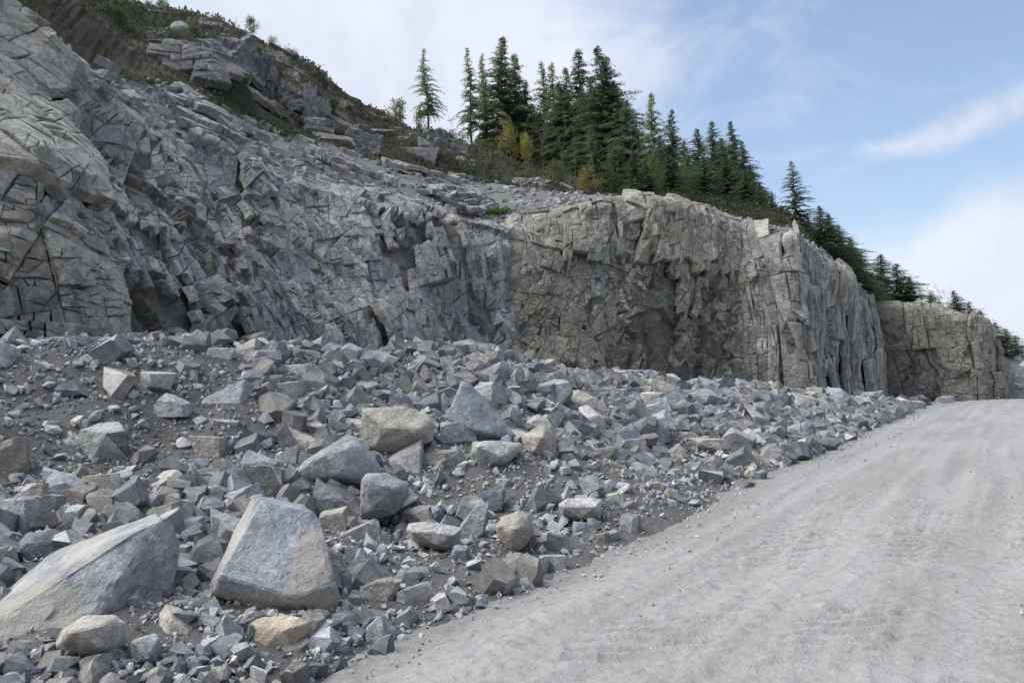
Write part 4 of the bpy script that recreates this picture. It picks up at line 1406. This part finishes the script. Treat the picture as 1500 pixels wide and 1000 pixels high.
# scree bank beyond the far cliff at the right
gx = np.linspace(1425, 1900, 60)
rows_ = []
for x_ in gx:
    tp = np.interp(x_, [1425, 1458, 1500, 1600, 1900], [505, 512, 520, 535, 550])
    ctl = np.array([pt(x_, 615, 84), pt(x_, .45 * 605 + .55 * tp, 96), pt(x_, tp, 112), pt(x_, tp + 10, 130)])
    rows_.append(catmull(ctl, [14, 14, 6]))
rows_ = np.array(rows_)
fs = rows_.reshape(-1, 3).copy(); fs[:, 2] += fbm(fs, 4, 3, 512) * .35
fso = mesh_np('far_scree_bank', fs, grid_faces(60, rows_.shape[1]), M_SCREE, None, True); fso['kind'] = 'structure'
k_ = RNG.integers(0, len(fs), 900)
n = len(k_); rf = .12 + .38 * RNG.random(n) ** 2
o = scatter('far_scree_stones', CHIPS, fs[k_] + RNG.normal(0, .5, (n, 3)) * np.array([1, 1, .1]), rf[:, None] * RNG.uniform(1.2, 2.6, (n, 3)), rand_rot(n, .4), M_STONE, stone_cols(n))
tag(o, 'grey scree stones on the bank beyond the far cliff', 'stones', kind='stuff')
# scree stones on the bench above the cliff
def sheet_points(sh, n, j0, j1, i0=0, i1=None, rng=RNG, dens=None):
    i = rng.uniform(i0, (i1 or sh.nu - 2), n); j = rng.uniform(j0, j1, n)
    return sh.at(sh.full, i, j), sh.at(sh.N, i, j), i, j


P6, N6, _, _ = sheet_points(MAIN, 17000, R[3] - 2, R[4] + 2, 60)
kp = fbm(P6, 3.5, 3, 55) + RNG.normal(0, .4, len(P6)) > -.15
P6 = P6[kp]; n = len(P6)
r6 = (.03 + .20 * RNG.random(n) ** 5) * (.6 + .013 * P6[:, 1])
sc = r6[:, None] * np.stack([RNG.uniform(1.8, 3.0, n), RNG.uniform(1.4, 2.2, n), RNG.uniform(.9, 1.5, n)], 1)
o = scatter('scree_stones', CHIPS, P6, sc, rand_rot(n, .4), M_STONE, stone_cols(n) * .8)
tag(o, 'grey scree stones covering the bench above the cliff', 'stones', kind='stuff')
#@@PART3
# ------------------------------------------------------------------ vegetation
tv, ti = [], []
for sh in (MAIN, FARS):
    a = sh.full[::2, sh.rows[3]::2].reshape(-1, 3); tv.append(a)
tv = np.concatenate(tv)
TKD = kdtree.KDTree(len(tv))
for i, q in enumerate(tv): TKD.insert((q[0], q[1], 0), i)
TKD.balance()
TPX = np.stack(proj(tv), 1)


def land_z(x, y):
    zs = [tv[i][2] for _, i, _ in TKD.find_n((x, y, 0), 3)]
    return min(zs)


def land_hit(px, py, ymin=0, ymax=1e9):
    ok = (tv[:, 1] > ymin) & (tv[:, 1] < ymax)
    d = ((TPX - np.array([px, py])) ** 2).sum(1) + np.where(ok, 0, 1e9)
    return tv[int(np.argmin(d))]


def tube(pts, radii, n=6):
    V, T = [], []
    pts = np.asarray(pts, float)
    for k, (p, r) in enumerate(zip(pts, radii)):
        t = pts[min(k + 1, len(pts) - 1)] - pts[max(k - 1, 0)]
        t = t / (np.linalg.norm(t) + 1e-9)
        a = np.cross(t, (0.3, 1, .1)); a /= np.linalg.norm(a) + 1e-9; b = np.cross(t, a)
        for q in range(n):
            w = 2 * math.pi * q / n; V.append(p + r * (math.cos(w) * a + math.sin(w) * b))
    for k in range(len(pts) - 1):
        for q in range(n):
            a, b = k * n + q, k * n + (q + 1) % n
            T += [(a, b, b + n), (a, b + n, a + n)]
    return np.array(V), np.array(T)


def join(parts):
    V, T, off = [], [], 0
    for v, t in parts:
        V.append(v); T.append(t + off); off += len(v)
    return np.concatenate(V), np.concatenate(T)


def blades(base, tip, width, rng):
    """thin triangles from base to tip"""
    n = len(base)
    ax = tip - base
    side = np.cross(ax, rng.normal(size=(n, 3))); side /= np.linalg.norm(side, axis=1)[:, None] + 1e-9
    mid = base + ax * .45
    V = np.stack([base, mid + side * width[:, None], tip, mid - side * width[:, None]], 1).reshape(-1, 3)
    k = np.arange(n)[:, None] * 4
    T = np.concatenate([k + np.array([[0, 1, 2]]), k + np.array([[0, 2, 3]])], 0)
    return V, T


def conifer(seed, start, wid, nbr, droop, gap, dark, light, lean=0.0, ragged=.35):
    """unit-height conifer: trunk mesh, crown mesh with colours"""
    rng = np.random.default_rng(seed)
    zt = np.linspace(-.03, 1, 9)
    off = np.stack([lean * zt + .006 * np.sin(zt * 9 + seed), .006 * np.cos(zt * 7 + seed), zt], 1)
    trunk = [tube(off, .0105 * (1 - zt.clip(0)) + .0016, 7)]
    B, Tp, W, C = [], [], [], []
    side_bias = rng.uniform(0, 6.28)
    for k in range(nbr):
        u = (k + rng.random()) / nbr
        z = start + (1 - start) * u ** .92
        prof = (1 - u) ** 1.0 * (0.45 + .55 * min(1, u * 5 + .25))
        L = wid * prof * (1 + rng.normal(0, ragged)) + .006
        if L < .008 or rng.random() < gap * (1 - .5 * u): continue
        az = rng.uniform(0, 6.28)
        L *= 1 + .18 * math.cos(az - side_bias)
        up = .25 + .5 * u
        cx = np.interp(z, zt, off[:, 0]); cy = np.interp(z, zt, off[:, 1])
        m = max(3, int(L / .0085))
        f = (np.arange(m) + .6) / m
        rad = L * f
        zz = z + L * (up * f - droop * f * f)
        ca, sa = math.cos(az), math.sin(az)
        c = np.stack([cx + rad * ca, cy + rad * sa, zz], 1)
        if L > .05 and k % 3 == 0:
            trunk.append(tube([(cx, cy, z), c[m // 2], c[-1]], [.0028, .0016, .0007], 3))
        for s in range(5):
            side = rng.choice([-1, 1], m) * rng.uniform(.2, 1.0, m)
            ln = (.011 + .013 * rng.random(m)) * (1.15 - .5 * f) * (1.15 - .55 * u)
            dr = np.stack([ca * .7 - sa * side, sa * .7 + ca * side, rng.normal(-.32, .3, m)], 1)
            dr /= np.linalg.norm(dr, axis=1)[:, None]
            b = c + rng.normal(0, .004, c.shape)
            B.append(b); Tp.append(b + dr * ln[:, None]); W.append(ln * rng.uniform(.16, .30, m))
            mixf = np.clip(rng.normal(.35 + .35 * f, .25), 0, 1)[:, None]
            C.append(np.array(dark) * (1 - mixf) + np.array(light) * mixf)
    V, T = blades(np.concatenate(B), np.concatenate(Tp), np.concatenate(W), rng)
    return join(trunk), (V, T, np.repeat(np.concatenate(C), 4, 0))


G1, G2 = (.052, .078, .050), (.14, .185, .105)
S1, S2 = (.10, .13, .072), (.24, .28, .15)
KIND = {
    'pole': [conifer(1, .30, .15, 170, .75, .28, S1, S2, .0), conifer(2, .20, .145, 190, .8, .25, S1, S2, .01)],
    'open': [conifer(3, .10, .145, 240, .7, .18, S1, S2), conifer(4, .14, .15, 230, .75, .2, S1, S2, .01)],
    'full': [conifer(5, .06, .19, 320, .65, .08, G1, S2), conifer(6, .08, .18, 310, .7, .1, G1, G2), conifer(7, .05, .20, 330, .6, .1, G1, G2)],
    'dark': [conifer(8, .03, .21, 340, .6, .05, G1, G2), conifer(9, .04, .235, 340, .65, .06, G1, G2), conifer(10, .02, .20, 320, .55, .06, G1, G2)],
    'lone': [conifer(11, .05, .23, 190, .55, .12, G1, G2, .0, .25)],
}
TREE_MESH = {}


def build_mesh(name, V, T, mat, col=None, smooth=False):
    o = mesh_np(name, V, T, mat, col, smooth)
    me = o.data
    bpy.data.objects.remove(o)
    return me


for kname, lst in KIND.items():
    TREE_MESH[kname] = [(build_mesh('trunk', tr[0], tr[1], M_BARK, None, True), build_mesh('crown', cr[0], cr[1], M_LEAF, cr[2])) for tr, cr in lst]


def place_tree(name, meshes, loc, scale, rz, label, cat, group, parts=('trunk', 'crown')):
    root = empty(name, loc)
    root.rotation_euler = (tr_r.gauss(0, .012), tr_r.gauss(0, .012), rz)
    for nm, me in zip(parts, meshes):
        o = bpy.data.objects.new(nm, me); COL.objects.link(o); o.parent = root; o.scale = scale
    return tag(root, label, cat, group)


tr_r = random.Random(3)


def WF(kind, tx):
    return (2.7 if tx > 1260 else 2.3 if tx > 1190 else {'pole': 1.25, 'open': 1.45, 'lone': 1.5}.get(kind, 1.7)) * tr_r.uniform(.9, 1.12)


def fir(tx, ty, d, kind, var, wide, label):
    top = pt(tx, ty, d)
    z0 = land_z(top[0], top[1])
    h = top[2] - z0
    return place_tree('fir_tree', TREE_MESH[kind][var % len(TREE_MESH[kind])], (top[0], top[1], z0 - .1), (h * wide * WF(kind, tx), h * wide * WF(kind, tx), h), tr_r.uniform(0, 6.28), label, 'tree', 'conifers along the cliff top')


FIRS = [
    (621, 71, 126, 'pole', 0, .95, 'lone thin fir with bare lower trunk, leftmost of the tall conifers'),
    (683, 70, 128, 'pole', 1, 1.0, 'sparse ragged fir with thin dark trunk, second tall conifer from the left'),
    (704, 77, 130, 'open', 0, .85, 'slender open fir between the ragged fir and the dense tallest fir'),
    (731, 52, 128, 'full', 0, .95, 'tallest dense green fir rising behind the yellow-green bush'),
    (750, 78, 131, 'full', 1, 1.0, 'dense fir close on the right of the tallest one'),
    (766, 120, 130, 'full', 2, .9, 'shorter fir on the right shoulder of the tall dense pair'),
    (792, 89, 128, 'open', 1, .95, 'thin topped fir, left one of the close slender pair'),
    (806, 91, 126, 'open', 0, .95, 'thin topped fir, right one of the close slender pair'),
    (829, 100, 122, 'full', 0, .85, 'fir close on the left of the spiky dark tall fir'),
    (842, 73, 119, 'full', 1, .95, 'spiky tall dark fir left of the broad dark one'),
    (879, 68, 113, 'dark', 0, .85, 'broad dark tall fir with heavy drooping boughs in the middle'),
    (890, 82, 117, 'dark', 2, .80, 'second tip just right of the broad dark tall fir'),
    (918, 145, 106, 'dark', 1, .95, 'dark lower fir right of the broad tall one'),
    (949, 136, 101, 'open', 1, 1.15, 'fir with see-through thin top, standing out right of the tall group'),
    (981, 161, 96, 'dark', 0, .85, 'pointed dark fir right of the see-through one'),
    (966, 196, 97, 'dark', 2, .95, 'low dark fir between the see-through and the pointed firs'),
    (1020, 186, 90, 'dark', 1, .85, 'dark fir, left top of the three peaked clump'),
    (1040, 176, 88, 'dark', 2, .95, 'dark fir, middle top of the three peaked clump'),
    (1071, 177, 84, 'dark', 0, .85, 'dark fir, right top of the three peaked clump'),
    (1086, 205, 82, 'dark', 1, .8, 'dark fir on the right shoulder of the three peaked clump'),
    (1110, 265, 78, 'full', 2, 1.1, 'small fir at the cliff edge right of the three peaked clump'),
    (1129, 278, 74, 'full', 1, 1.1, 'small fir at the cliff edge left of the lone spreading fir'),
    (1160, 234, 68, 'lone', 0, .95, 'lone spreading fir with clear separate boughs above the columnar cliff'),
    (1199, 300, 72, 'dark', 0, 1.05, 'first of the dark firs stepping down right of the lone spreading fir'),
    (1213, 312, 74, 'dark', 1, 1.0, 'second of the dark firs stepping down the columnar cliff'),
    (1229, 328, 77, 'dark', 2, 1.05, 'third of the dark firs stepping down the columnar cliff'),
    (1244, 346, 80, 'dark', 0, 1.0, 'fourth of the dark firs stepping down the columnar cliff'),
    (1259, 368, 84, 'dark', 1, 1.0, 'lowest of the dark firs stepping down the columnar cliff'),
    (1288, 371, 104, 'full', 2, 1.15, 'green fir, left of the pair above the far cliff'),
    (1314, 384, 106, 'full', 1, 1.15, 'green fir, right of the pair above the far cliff'),
    (1331, 404, 107, 'dark', 2, 1.1, 'dark small fir just right of the green pair above the far cliff'),
    (1272, 400, 100, 'dark', 2, 1.1, 'dark fir in the gap between columnar cliff and far cliff'),
    (1397, 424, 108, 'full', 0, 1.0, 'small fir above the right half of the far cliff'),
    (1420, 440, 108, 'open', 0, 1.2, 'thin small fir above the right corner of the far cliff'),
    (1433, 453, 107, 'full', 1, 1.2, 'low bushy fir right behind the far cliff corner'),
    (1456, 471, 108, 'dark', 1, 1.2, 'dark low fir beyond the far cliff corner'),
    (1472, 480, 112, 'full', 2, 1.2, 'second low fir beyond the far cliff corner'),
    (1486, 490, 114, 'open', 1, 1.25, 'small thin fir nearest the right edge of the picture'),
]
for k, f_ in enumerate(FIRS): fir(*f_)
BACK = [(780, 150, 132), (816, 150, 124), (858, 140, 120), (868, 175, 112), (905, 150, 116), (932, 195, 106), (955, 210, 100), (1000, 205, 94), (1008, 225, 88), (1055, 200, 86), (1098, 240, 80), (1120, 295, 76), (1145, 300, 74), (1182, 310, 76), (745, 130, 130), (822, 120, 122), (866, 110, 116), (900, 118, 113)]
NTH = ['leftmost', 'second', 'third', 'fourth', 'fifth', 'sixth', 'seventh', 'eighth', 'ninth', 'tenth', 'eleventh', 'twelfth', 'thirteenth', 'fourteenth']
BACK.sort()
NTH += ['fifteenth', 'sixteenth', 'seventeenth', 'rightmost']
for k, (a, b, d) in enumerate(BACK):
    fir(a, b, d, 'dark' if k > 2 else 'full', k, 1.05, f'{NTH[k]} from the left of the short dark firs filling gaps in the forest wall')


LOWF = [(795, 185, 126), (845, 190, 114), (875, 205, 106), (900, 215, 102), (925, 222, 76), (945, 232, 75), (978, 225, 74), (1030, 225, 73), (1062, 228, 72), (1090, 248, 70), (1235, 375, 82), (1250, 385, 86)]
for k, (a, b, d) in enumerate(LOWF):
    fir(a, b, d, 'dark', k + 1, 1.25, f'{NTH[k] if k < 11 else "rightmost"} from the left of the lowest dark conifers at the forest edge')


def bush(seed, nleaf, leaf, cols, clumps=14, stem=5, flat=1.0, low=.15):
    """unit bush: height 1, width about 1"""
    rng = np.random.default_rng(seed)
    cc = rng.normal(size=(clumps, 3)); cc /= np.linalg.norm(cc, axis=1)[:, None]
    cc = cc * rng.uniform(.15, .42, (clumps, 1)) ** 1 * np.array([1, 1, .95]) + np.array([0, 0, .56])
    cc[:, 2] = cc[:, 2].clip(low, .95)
    w = rng.integers(0, clumps, nleaf)
    p = cc[w] + rng.normal(0, .085, (nleaf, 3))
    tip = p + rng.normal(0, leaf, (nleaf, 3))
    V, T = blades(p, tip, rng.uniform(.3, .5, nleaf) * leaf, rng)
    ca, cb = np.array(cols[0]), np.array(cols[1])
    tone = np.clip(rng.normal(.5, .25, clumps)[w] + rng.normal(0, .2, nleaf), 0, 1)[:, None]
    C = np.repeat(ca * (1 - tone) + cb * tone, 4, 0)
    st = [tube([(0, 0, -.04), (0.02, .01, .3), (.03, 0, .6)], [.018, .012, .006], 5)]
    for k in range(min(stem + 3, clumps)):
        st.append(tube([(rng.normal(0, .03), rng.normal(0, .03), -.03), cc[k] * np.array([.5, .5, .6]), cc[k]], [.010, .007, .003], 4))
    return join(st), (V, T, C)


def bare(seed, levels=4, spread=.5, col=None):
    """unit leafless tree of thin upright branches"""
    rng = np.random.default_rng(seed)
    parts_t, parts_b = [], []

    def grow(p, d, L, r, lv):
        q = p + d * L
        m = p + d * L * .5 + rng.normal(0, .03, 3) * L
        (parts_t if lv == levels else parts_b).append(tube([p, m, q], [r, r * .8, r * .6], 4 if lv > 1 else 3))
        if lv == 0: return
        for k in range(3 if lv > 1 else 4):
            s = rng.uniform(.35, 1.0)
            dd = d + rng.normal(0, spread, 3); dd[2] = abs(dd[2]) * .8 + .3
            dd /= np.linalg.norm(dd)
            grow(p + (q - p) * s, dd, L * rng.uniform(.5, .72), r * .55, lv - 1)
    grow(np.array([0, 0, -.03]), np.array([0, 0, 1.0]), .5, .012, levels)
    t = join(parts_t); b = join(parts_b)
    h = max(b[0][:, 2].max(), .6)
    return (t[0] / h, t[1]), (b[0] / h, b[1])


def plain_bark(name, c):
    mt, t, b, pos = mat_base(name)
    cc = t.mix(t.ramp(t.noise(pos, 5, 4, .7), .35, .65), tuple(x * .7 for x in c), tuple(x * 1.3 for x in c))
    t.put(b.inputs['Base Color'], cc)
    return mt


M_TWIG = plain_bark('twig_bark', (.15, .115, .095))
M_PALE = plain_bark('pale_bark', (.24, .23, .21))
YEL, OLV, ORG, GRN, PAL_G = ((.20, .21, .06), (.38, .37, .12)), ((.07, .085, .03), (.15, .16, .06)), ((.17, .14, .045), (.31, .26, .085)), ((.035, .055, .02), (.09, .12, .045)), ((.11, .12, .06), (.25, .26, .15))
BUSH = {}
for nm, cols, n, lf, cl in (('yellow', YEL, 1500, .035, 16), ('olive', OLV, 1300, .04, 13), ('orange', ORG, 1200, .04, 12), ('green', GRN, 1500, .04, 14), ('pale', PAL_G, 900, .05, 18)):
    BUSH[nm] = []
    for v in range(2):
        st, cr = bush(v * 31 + len(nm) * 5, n, lf, cols, cl)
        BUSH[nm].append((build_mesh('stem', st[0], st[1], M_BARK, None, True), build_mesh('foliage', cr[0], cr[1], M_LEAF, cr[2])))
BARE = []
for v in range(3):
    t_, b_ = bare(40 + v, 4, .42)
    BARE.append((build_mesh('trunk', t_[0], t_[1], M_TWIG, None, True), build_mesh('branches', b_[0], b_[1], M_TWIG, None, True)))
BAREP = []
for v in range(2):
    t_, b_ = bare(50 + v, 4, .35)
    BAREP.append((build_mesh('trunk', t_[0], t_[1], M_PALE, None, True), build_mesh('branches', b_[0], b_[1], M_PALE, None, True)))


def plant(name, meshes, x0, y0, x1, y1, d, label, cat, group, parts):
    """x0..x1, y0..y1 is its extent in view at distance d"""
    top = pt((x0 + x1) / 2, y0, d)
    z0 = land_z(top[0], top[1])
    h = max(top[2] - z0, (y1 - y0) * d / F * .8)
    w = (x1 - x0) * d / F
    return place_tree(name, meshes, (top[0], top[1], z0 - .05), (w, w, h), tr_r.uniform(0, 6.28), label, cat, group, parts)


SB = ('stem', 'foliage')
BUSHES = [
    ('yellow', 724, 172, 764, 232, 118, 'bright yellow-green bush under the tallest fir'),
    ('yellow', 756, 190, 780, 240, 115, 'smaller yellow-green bush on the right of the bright one'),
    ('orange', 836, 245, 878, 296, 88, 'golden bush with yellow leaves above the middle of the cliff'),
    ('green', 880, 250, 918, 298, 86, 'dark green bush right of the golden bush'),
    ('orange', 912, 274, 936, 300, 80, 'low golden brown bush at the cliff edge'),
    ('olive', 790, 235, 830, 285, 98, 'olive shrub left of the golden bush'),
    ('olive', 690, 225, 725, 255, 110, 'low olive shrub on the ridge left of the yellow-green bush'),
    ('green', 640, 208, 690, 235, 118, 'low green mound of shrubs on the ridge under the ragged fir'),
    ('olive', 930, 225, 975, 300, 92, 'tall olive shrub in the shade of the see-through fir'),
    ('green', 985, 240, 1030, 305, 84, 'dark green shrub left below the three peaked clump'),
    ('pale', 562, 148, 595, 190, 122, 'thin leaved sapling on the ridge left of the lone thin fir'),
    ('pale', 608, 165, 624, 195, 124, 'small sapling beside the foot of the lone thin fir'),
    ('yellow', 176, -4, 192, 24, 80, 'yellow-green sapling, leftmost on the hill skyline'),
    ('pale', 196, 0, 212, 26, 82, 'first of the small saplings left of the round ridge boulders'),
    ('pale', 212, 10, 228, 33, 84, 'second of the small saplings left of the round ridge boulders'),
    ('pale', 228, 10, 248, 40, 86, 'third of the small saplings left of the round ridge boulders'),
    ('pale', 262, 22, 280, 44, 90, 'small faint sapling above the round ridge boulders'),
    ('olive', 356, 38, 376, 78, 98, 'green sapling on the skyline right of the round ridge boulders'),
    ('yellow', 388, 62, 408, 92, 104, 'yellowish sapling on the dropping skyline'),
    ('olive', 410, 80, 440, 112, 107, 'olive bush on the dropping skyline above the rock outcrops'),
    ('pale', 436, 94, 458, 124, 110, 'bush where the skyline drops steeply'),
    ('olive', 476, 126, 490, 146, 114, 'small bush low on the dropping skyline'),
    ('green', 150, 60, 190, 92, 52, 'dark round shrub on the slope at the upper left'),
    ('olive', 262, 86, 296, 122, 62, 'olive shrub on the slope below the round ridge boulders'),
    ('green', 470, 180, 505, 205, 78, 'green shrub on the slope above the scree at left centre'),
    ('yellow', 1150, 322, 1172, 348, 66, 'small yellow bush at the foot of the lone spreading fir'),
    ('olive', 1352, 426, 1376, 452, 100, 'olive bush above the far cliff'),
    ('olive', 1095, 296, 1135, 330, 70, 'olive shrub at the cliff edge under the small edge firs'),
]
for k, (b_, x0, y0, x1, y1, d, lab) in enumerate(BUSHES):
    if b_ == 'pale' or y1 < 130: x0, x1, y0 = x0 - 3, x1 + 3, y0 - 9
    plant('shrub', BUSH['olive' if b_ == 'pale' and k % 2 else b_][k % 2], x0, y0, x1, y1, d, lab, 'shrub', 'shrubs and saplings on the hill', SB)
BR = [(776, 170, 806, 260, 112, 'leftmost bare brown tree in the undergrowth of the forest'), (806, 165, 834, 270, 108, 'second bare brown tree from the left in the undergrowth'),
      (826, 180, 850, 275, 104, 'third bare brown tree from the left in the undergrowth'), (852, 180, 880, 285, 100, 'bare brown tree behind the golden bush'),
      (880, 190, 906, 290, 98, 'bare brown tree right of the golden bush'), (908, 190, 934, 292, 96, 'bare brown tree above the low golden brown bush'), (934, 200, 960, 295, 94, 'rightmost bare brown tree in the undergrowth'),
      (716, 180, 732, 220, 122, 'reddish bare sapling left of the yellow-green bush')]
for k, (x0, y0, x1, y1, d, lab) in enumerate(BR):
    plant('bare_tree', BARE[k % 3], x0 - 6, y0, x1 + 6, y1, d, lab, 'tree', 'bare trees in the undergrowth', ('trunk', 'branches'))
BP = [(334, 30, 352, 66, 97, 'pale leafless sapling on the skyline right of the round boulders'), (376, 58, 390, 86, 102, 'small leafless sapling beside the yellowish one'), (474, 105, 486, 138, 114, 'thin leafless sapling low on the skyline'),
      (655, 160, 666, 208, 128, 'grey dead stem left of the ragged fir'), (668, 165, 680, 212, 128, 'second grey dead stem touching the ragged fir'), (1362, 405, 1394, 448, 104, 'pale leafless tree above the far cliff')]
for k, (x0, y0, x1, y1, d, lab) in enumerate(BP):
    plant('bare_tree', BAREP[k % 2], x0 - 3, y0, x1 + 3, y1, d, lab, 'tree', 'leafless pale saplings', ('trunk', 'branches'))

# undergrowth over the hillside: far too much to count
n = 44000
i_ = RNG.uniform(60, MAIN.nu - 2, n); j_ = R[4] - 1 + (R[5] + 4 - R[4]) * RNG.random(n) ** 1.5
P = MAIN.at(MAIN.full, i_, j_)
dens = fbm(P, 7, 4, 88) + RNG.normal(0, .35, n)
kp = dens > -.12
kp &= ~((j_ < R[4] + 3) & (RNG.random(n) < .6))
P = P[kp]; n = len(P)
lv = 5
base = np.repeat(P, lv, 0) + RNG.normal(0, 1, (n * lv, 3)) * np.repeat(.0035 * P[:, 1:2], lv, 0) * np.array([1, 1, .6])
ln = np.repeat(.0034 * P[:, 1] * RNG.uniform(.6, 1.5, n), lv)
dr = RNG.normal(0, 1, (n * lv, 3)); dr[:, 2] = np.abs(dr[:, 2]) + .2; dr /= np.linalg.norm(dr, axis=1)[:, None]
V, T = blades(base, base + dr * ln[:, None], ln * .34, RNG)
hue = np.clip(.42 + fbm(P, 11, 4, 93) * .75 + RNG.normal(0, .16, n) - np.clip((P[:, 0] - 2) / 30, 0, .35), 0, 1)
UG = np.array([[.040, .054, .030], [.070, .080, .040], [.070, .068, .046], [.11, .092, .062]])
C = np.stack([np.interp(hue, [0, .35, .65, 1], UG[:, c]) for c in range(3)], 1) * RNG.uniform(.7, 1.3, (n, 1))
o = mesh_np('undergrowth', V, T, M_LEAF, np.repeat(np.repeat(C, lv, 0), 4, 0))
tag(o, 'low green and brown undergrowth covering the hillside', 'undergrowth', kind='stuff')

# rock outcrops on the hillside and the two rounded ridge boulders
OUT = [
    (300, 66, 366, 104, 'largest pale lichen speckled outcrop below the hill skyline'),
    (334, 103, 362, 128, 'small outcrop right under the largest lichen speckled one'),
    (372, 92, 404, 138, 'dark streaked outcrop right of the largest one'),
    (408, 134, 442, 160, 'grey outcrop under the middle of the dropping skyline'),
    (446, 136, 464, 178, 'tall narrow outcrop beside the paired one on the steep slope'),
    (464, 152, 484, 180, 'right one of the paired narrow outcrops on the steep slope'),
    (222, 54, 246, 72, 'small outcrop left of the largest lichen speckled one'),
    (610, 202, 650, 226, 'broken grey outcrop on the ridge below the lone thin fir'),
    (520, 208, 556, 232, 'bare grey ledge at the edge of the scree left of centre'),
    (728, 226, 768, 246, 'dark ledge below the yellow-green bush'),
    (756, 262, 800, 284, 'yellowish weathered ledge above the scree right of centre'),
    (378, 150, 402, 168, 'buff ledge at the top of the scree'),
]
for k, (x0, y0, x1, y1, lab) in enumerate(OUT):
    q = land_hit((x0 + x1) / 2, y1 - 2, 25)
    d = q[1]; w = (x1 - x0) * d / F; h = (y1 - y0) * d / F
    V, T = unit_rock('block', 3000 + k * 5, 5)
    c1, _, _ = facets(V * np.array([3, 1, 2.4]) + 3, .42, 77 + k)
    c2, _, _ = facets(V * np.array([5, 1, 2]) + 7, .16, 99 + k)
    V = V * (1 + .34 * c1 + .10 * c2)[:, None]
    me = rock_mesh('rock_outcrop', V * np.array([w * 1.25, w * .9, h * 1.5]), T, M_ROCK)
    c = pt((x0 + x1) / 2, (y0 + y1) / 2, d + w * .15)
    o = put_rock(me, c, (1, 1, 1), 0.0, 'grey' if k not in (10, 11) else 'tan', 'rock_outcrop')
    o['tint'] = [float(q_) * .72 for q_ in o['tint']]
    if k in (2, 9): o['tint'] = [.10, .105, .12]
    tag(o, lab, 'outcrop', 'rock outcrops on the hill')
for k, (x0, y0, x1, y1, lab) in enumerate(((250, 33, 277, 50, 'rounded boulder on the hill skyline, left of two'), (280, 36, 317, 52, 'rounded wider boulder on the hill skyline, right of two'))):
    q = land_hit((x0 + x1) / 2, y1, 60); d = q[1]
    w = (x1 - x0) * d / F; h = (y1 - y0) * d / F
    dirs, T = ico(4)
    V = dirs * (1 + .12 * fbm(dirs, .9, 3, 60 + k))[:, None]; V = V / (V.max(0) - V.min(0))
    c = pt((x0 + x1) / 2, (y0 + y1) / 2, d)
    me = rock_mesh('ridge_boulder', V * np.array([w, w * .9, h * 1.4]), T, M_ROCK)
    o = put_rock(me, c - np.array([0, 0, .15 * h]), (1, 1, 1), 0.0, 'greenish grey', 'ridge_boulder')
    tag(o, lab, 'boulder', 'rounded boulders on the ridge')
# fallen logs
for k, (a, b, r_, lab) in enumerate((((818, 268), (866, 290), .28, 'fallen grey log slanting down behind the cliff edge, upper'), ((800, 276), (850, 296), .22, 'fallen thin log below the slanting one'),
                                     ((503, 146), (542, 176), .35, 'dark fallen trunk lying along the hill skyline'), ((330, 58), (342, 50), .4, 'short dark stump poking from the skyline'))):
    pa, pb = land_hit(*a, 40), land_hit(*b, 40)
    pm = (pa + pb) / 2
    up = np.array([0, 0, r_ * .8])
    nseg = 8
    pts_ = [pa + (pb - pa) * t + up * (1 + .2 * math.sin(t * 7 + k)) for t in np.linspace(0, 1, nseg)]
    zmax = [land_z(p[0], p[1]) for p in pts_]
    V, T = tube(np.array(pts_) - pm, [r_ * (1 - .5 * t) for t in np.linspace(0, 1, nseg)], 8)
    o = mesh_np('fallen_log', V, T, M_BARK, None, True); o.location = pm
    tag(o, lab, 'log', 'fallen logs on the slope')
# grass clumps on the scree
for k, (px, py, wpx, lab) in enumerate(((726, 314, 42, 'low green grass clump on the scree at the cliff edge'), (360, 199, 24, 'small green grass clump high on the left scree'), (640, 312, 14, 'tiny grass tuft on the scree left of the larger clump'))):
    q = land_hit(px, py, 20); w = wpx * q[1] / F
    m_ = 500
    b0 = np.stack([RNG.normal(0, .28 * w, m_), RNG.normal(0, .28 * w, m_), np.full(m_, -.03)], 1)
    dr = RNG.normal(0, .45, (m_, 3)); dr[:, 2] = 1
    ln = w * .22 * RNG.uniform(.5, 1.2, m_)
    V, T = blades(b0, b0 + dr * ln[:, None], ln * .10, RNG)
    C = np.repeat(np.array([.07, .12, .03]) * RNG.uniform(.7, 1.4, (m_, 1)), 4, 0)
    o = mesh_np('grass_clump', V, T, M_LEAF, C); o.location = q
    tag(o, lab, 'grass', 'grass clumps on the scree', 'stuff')
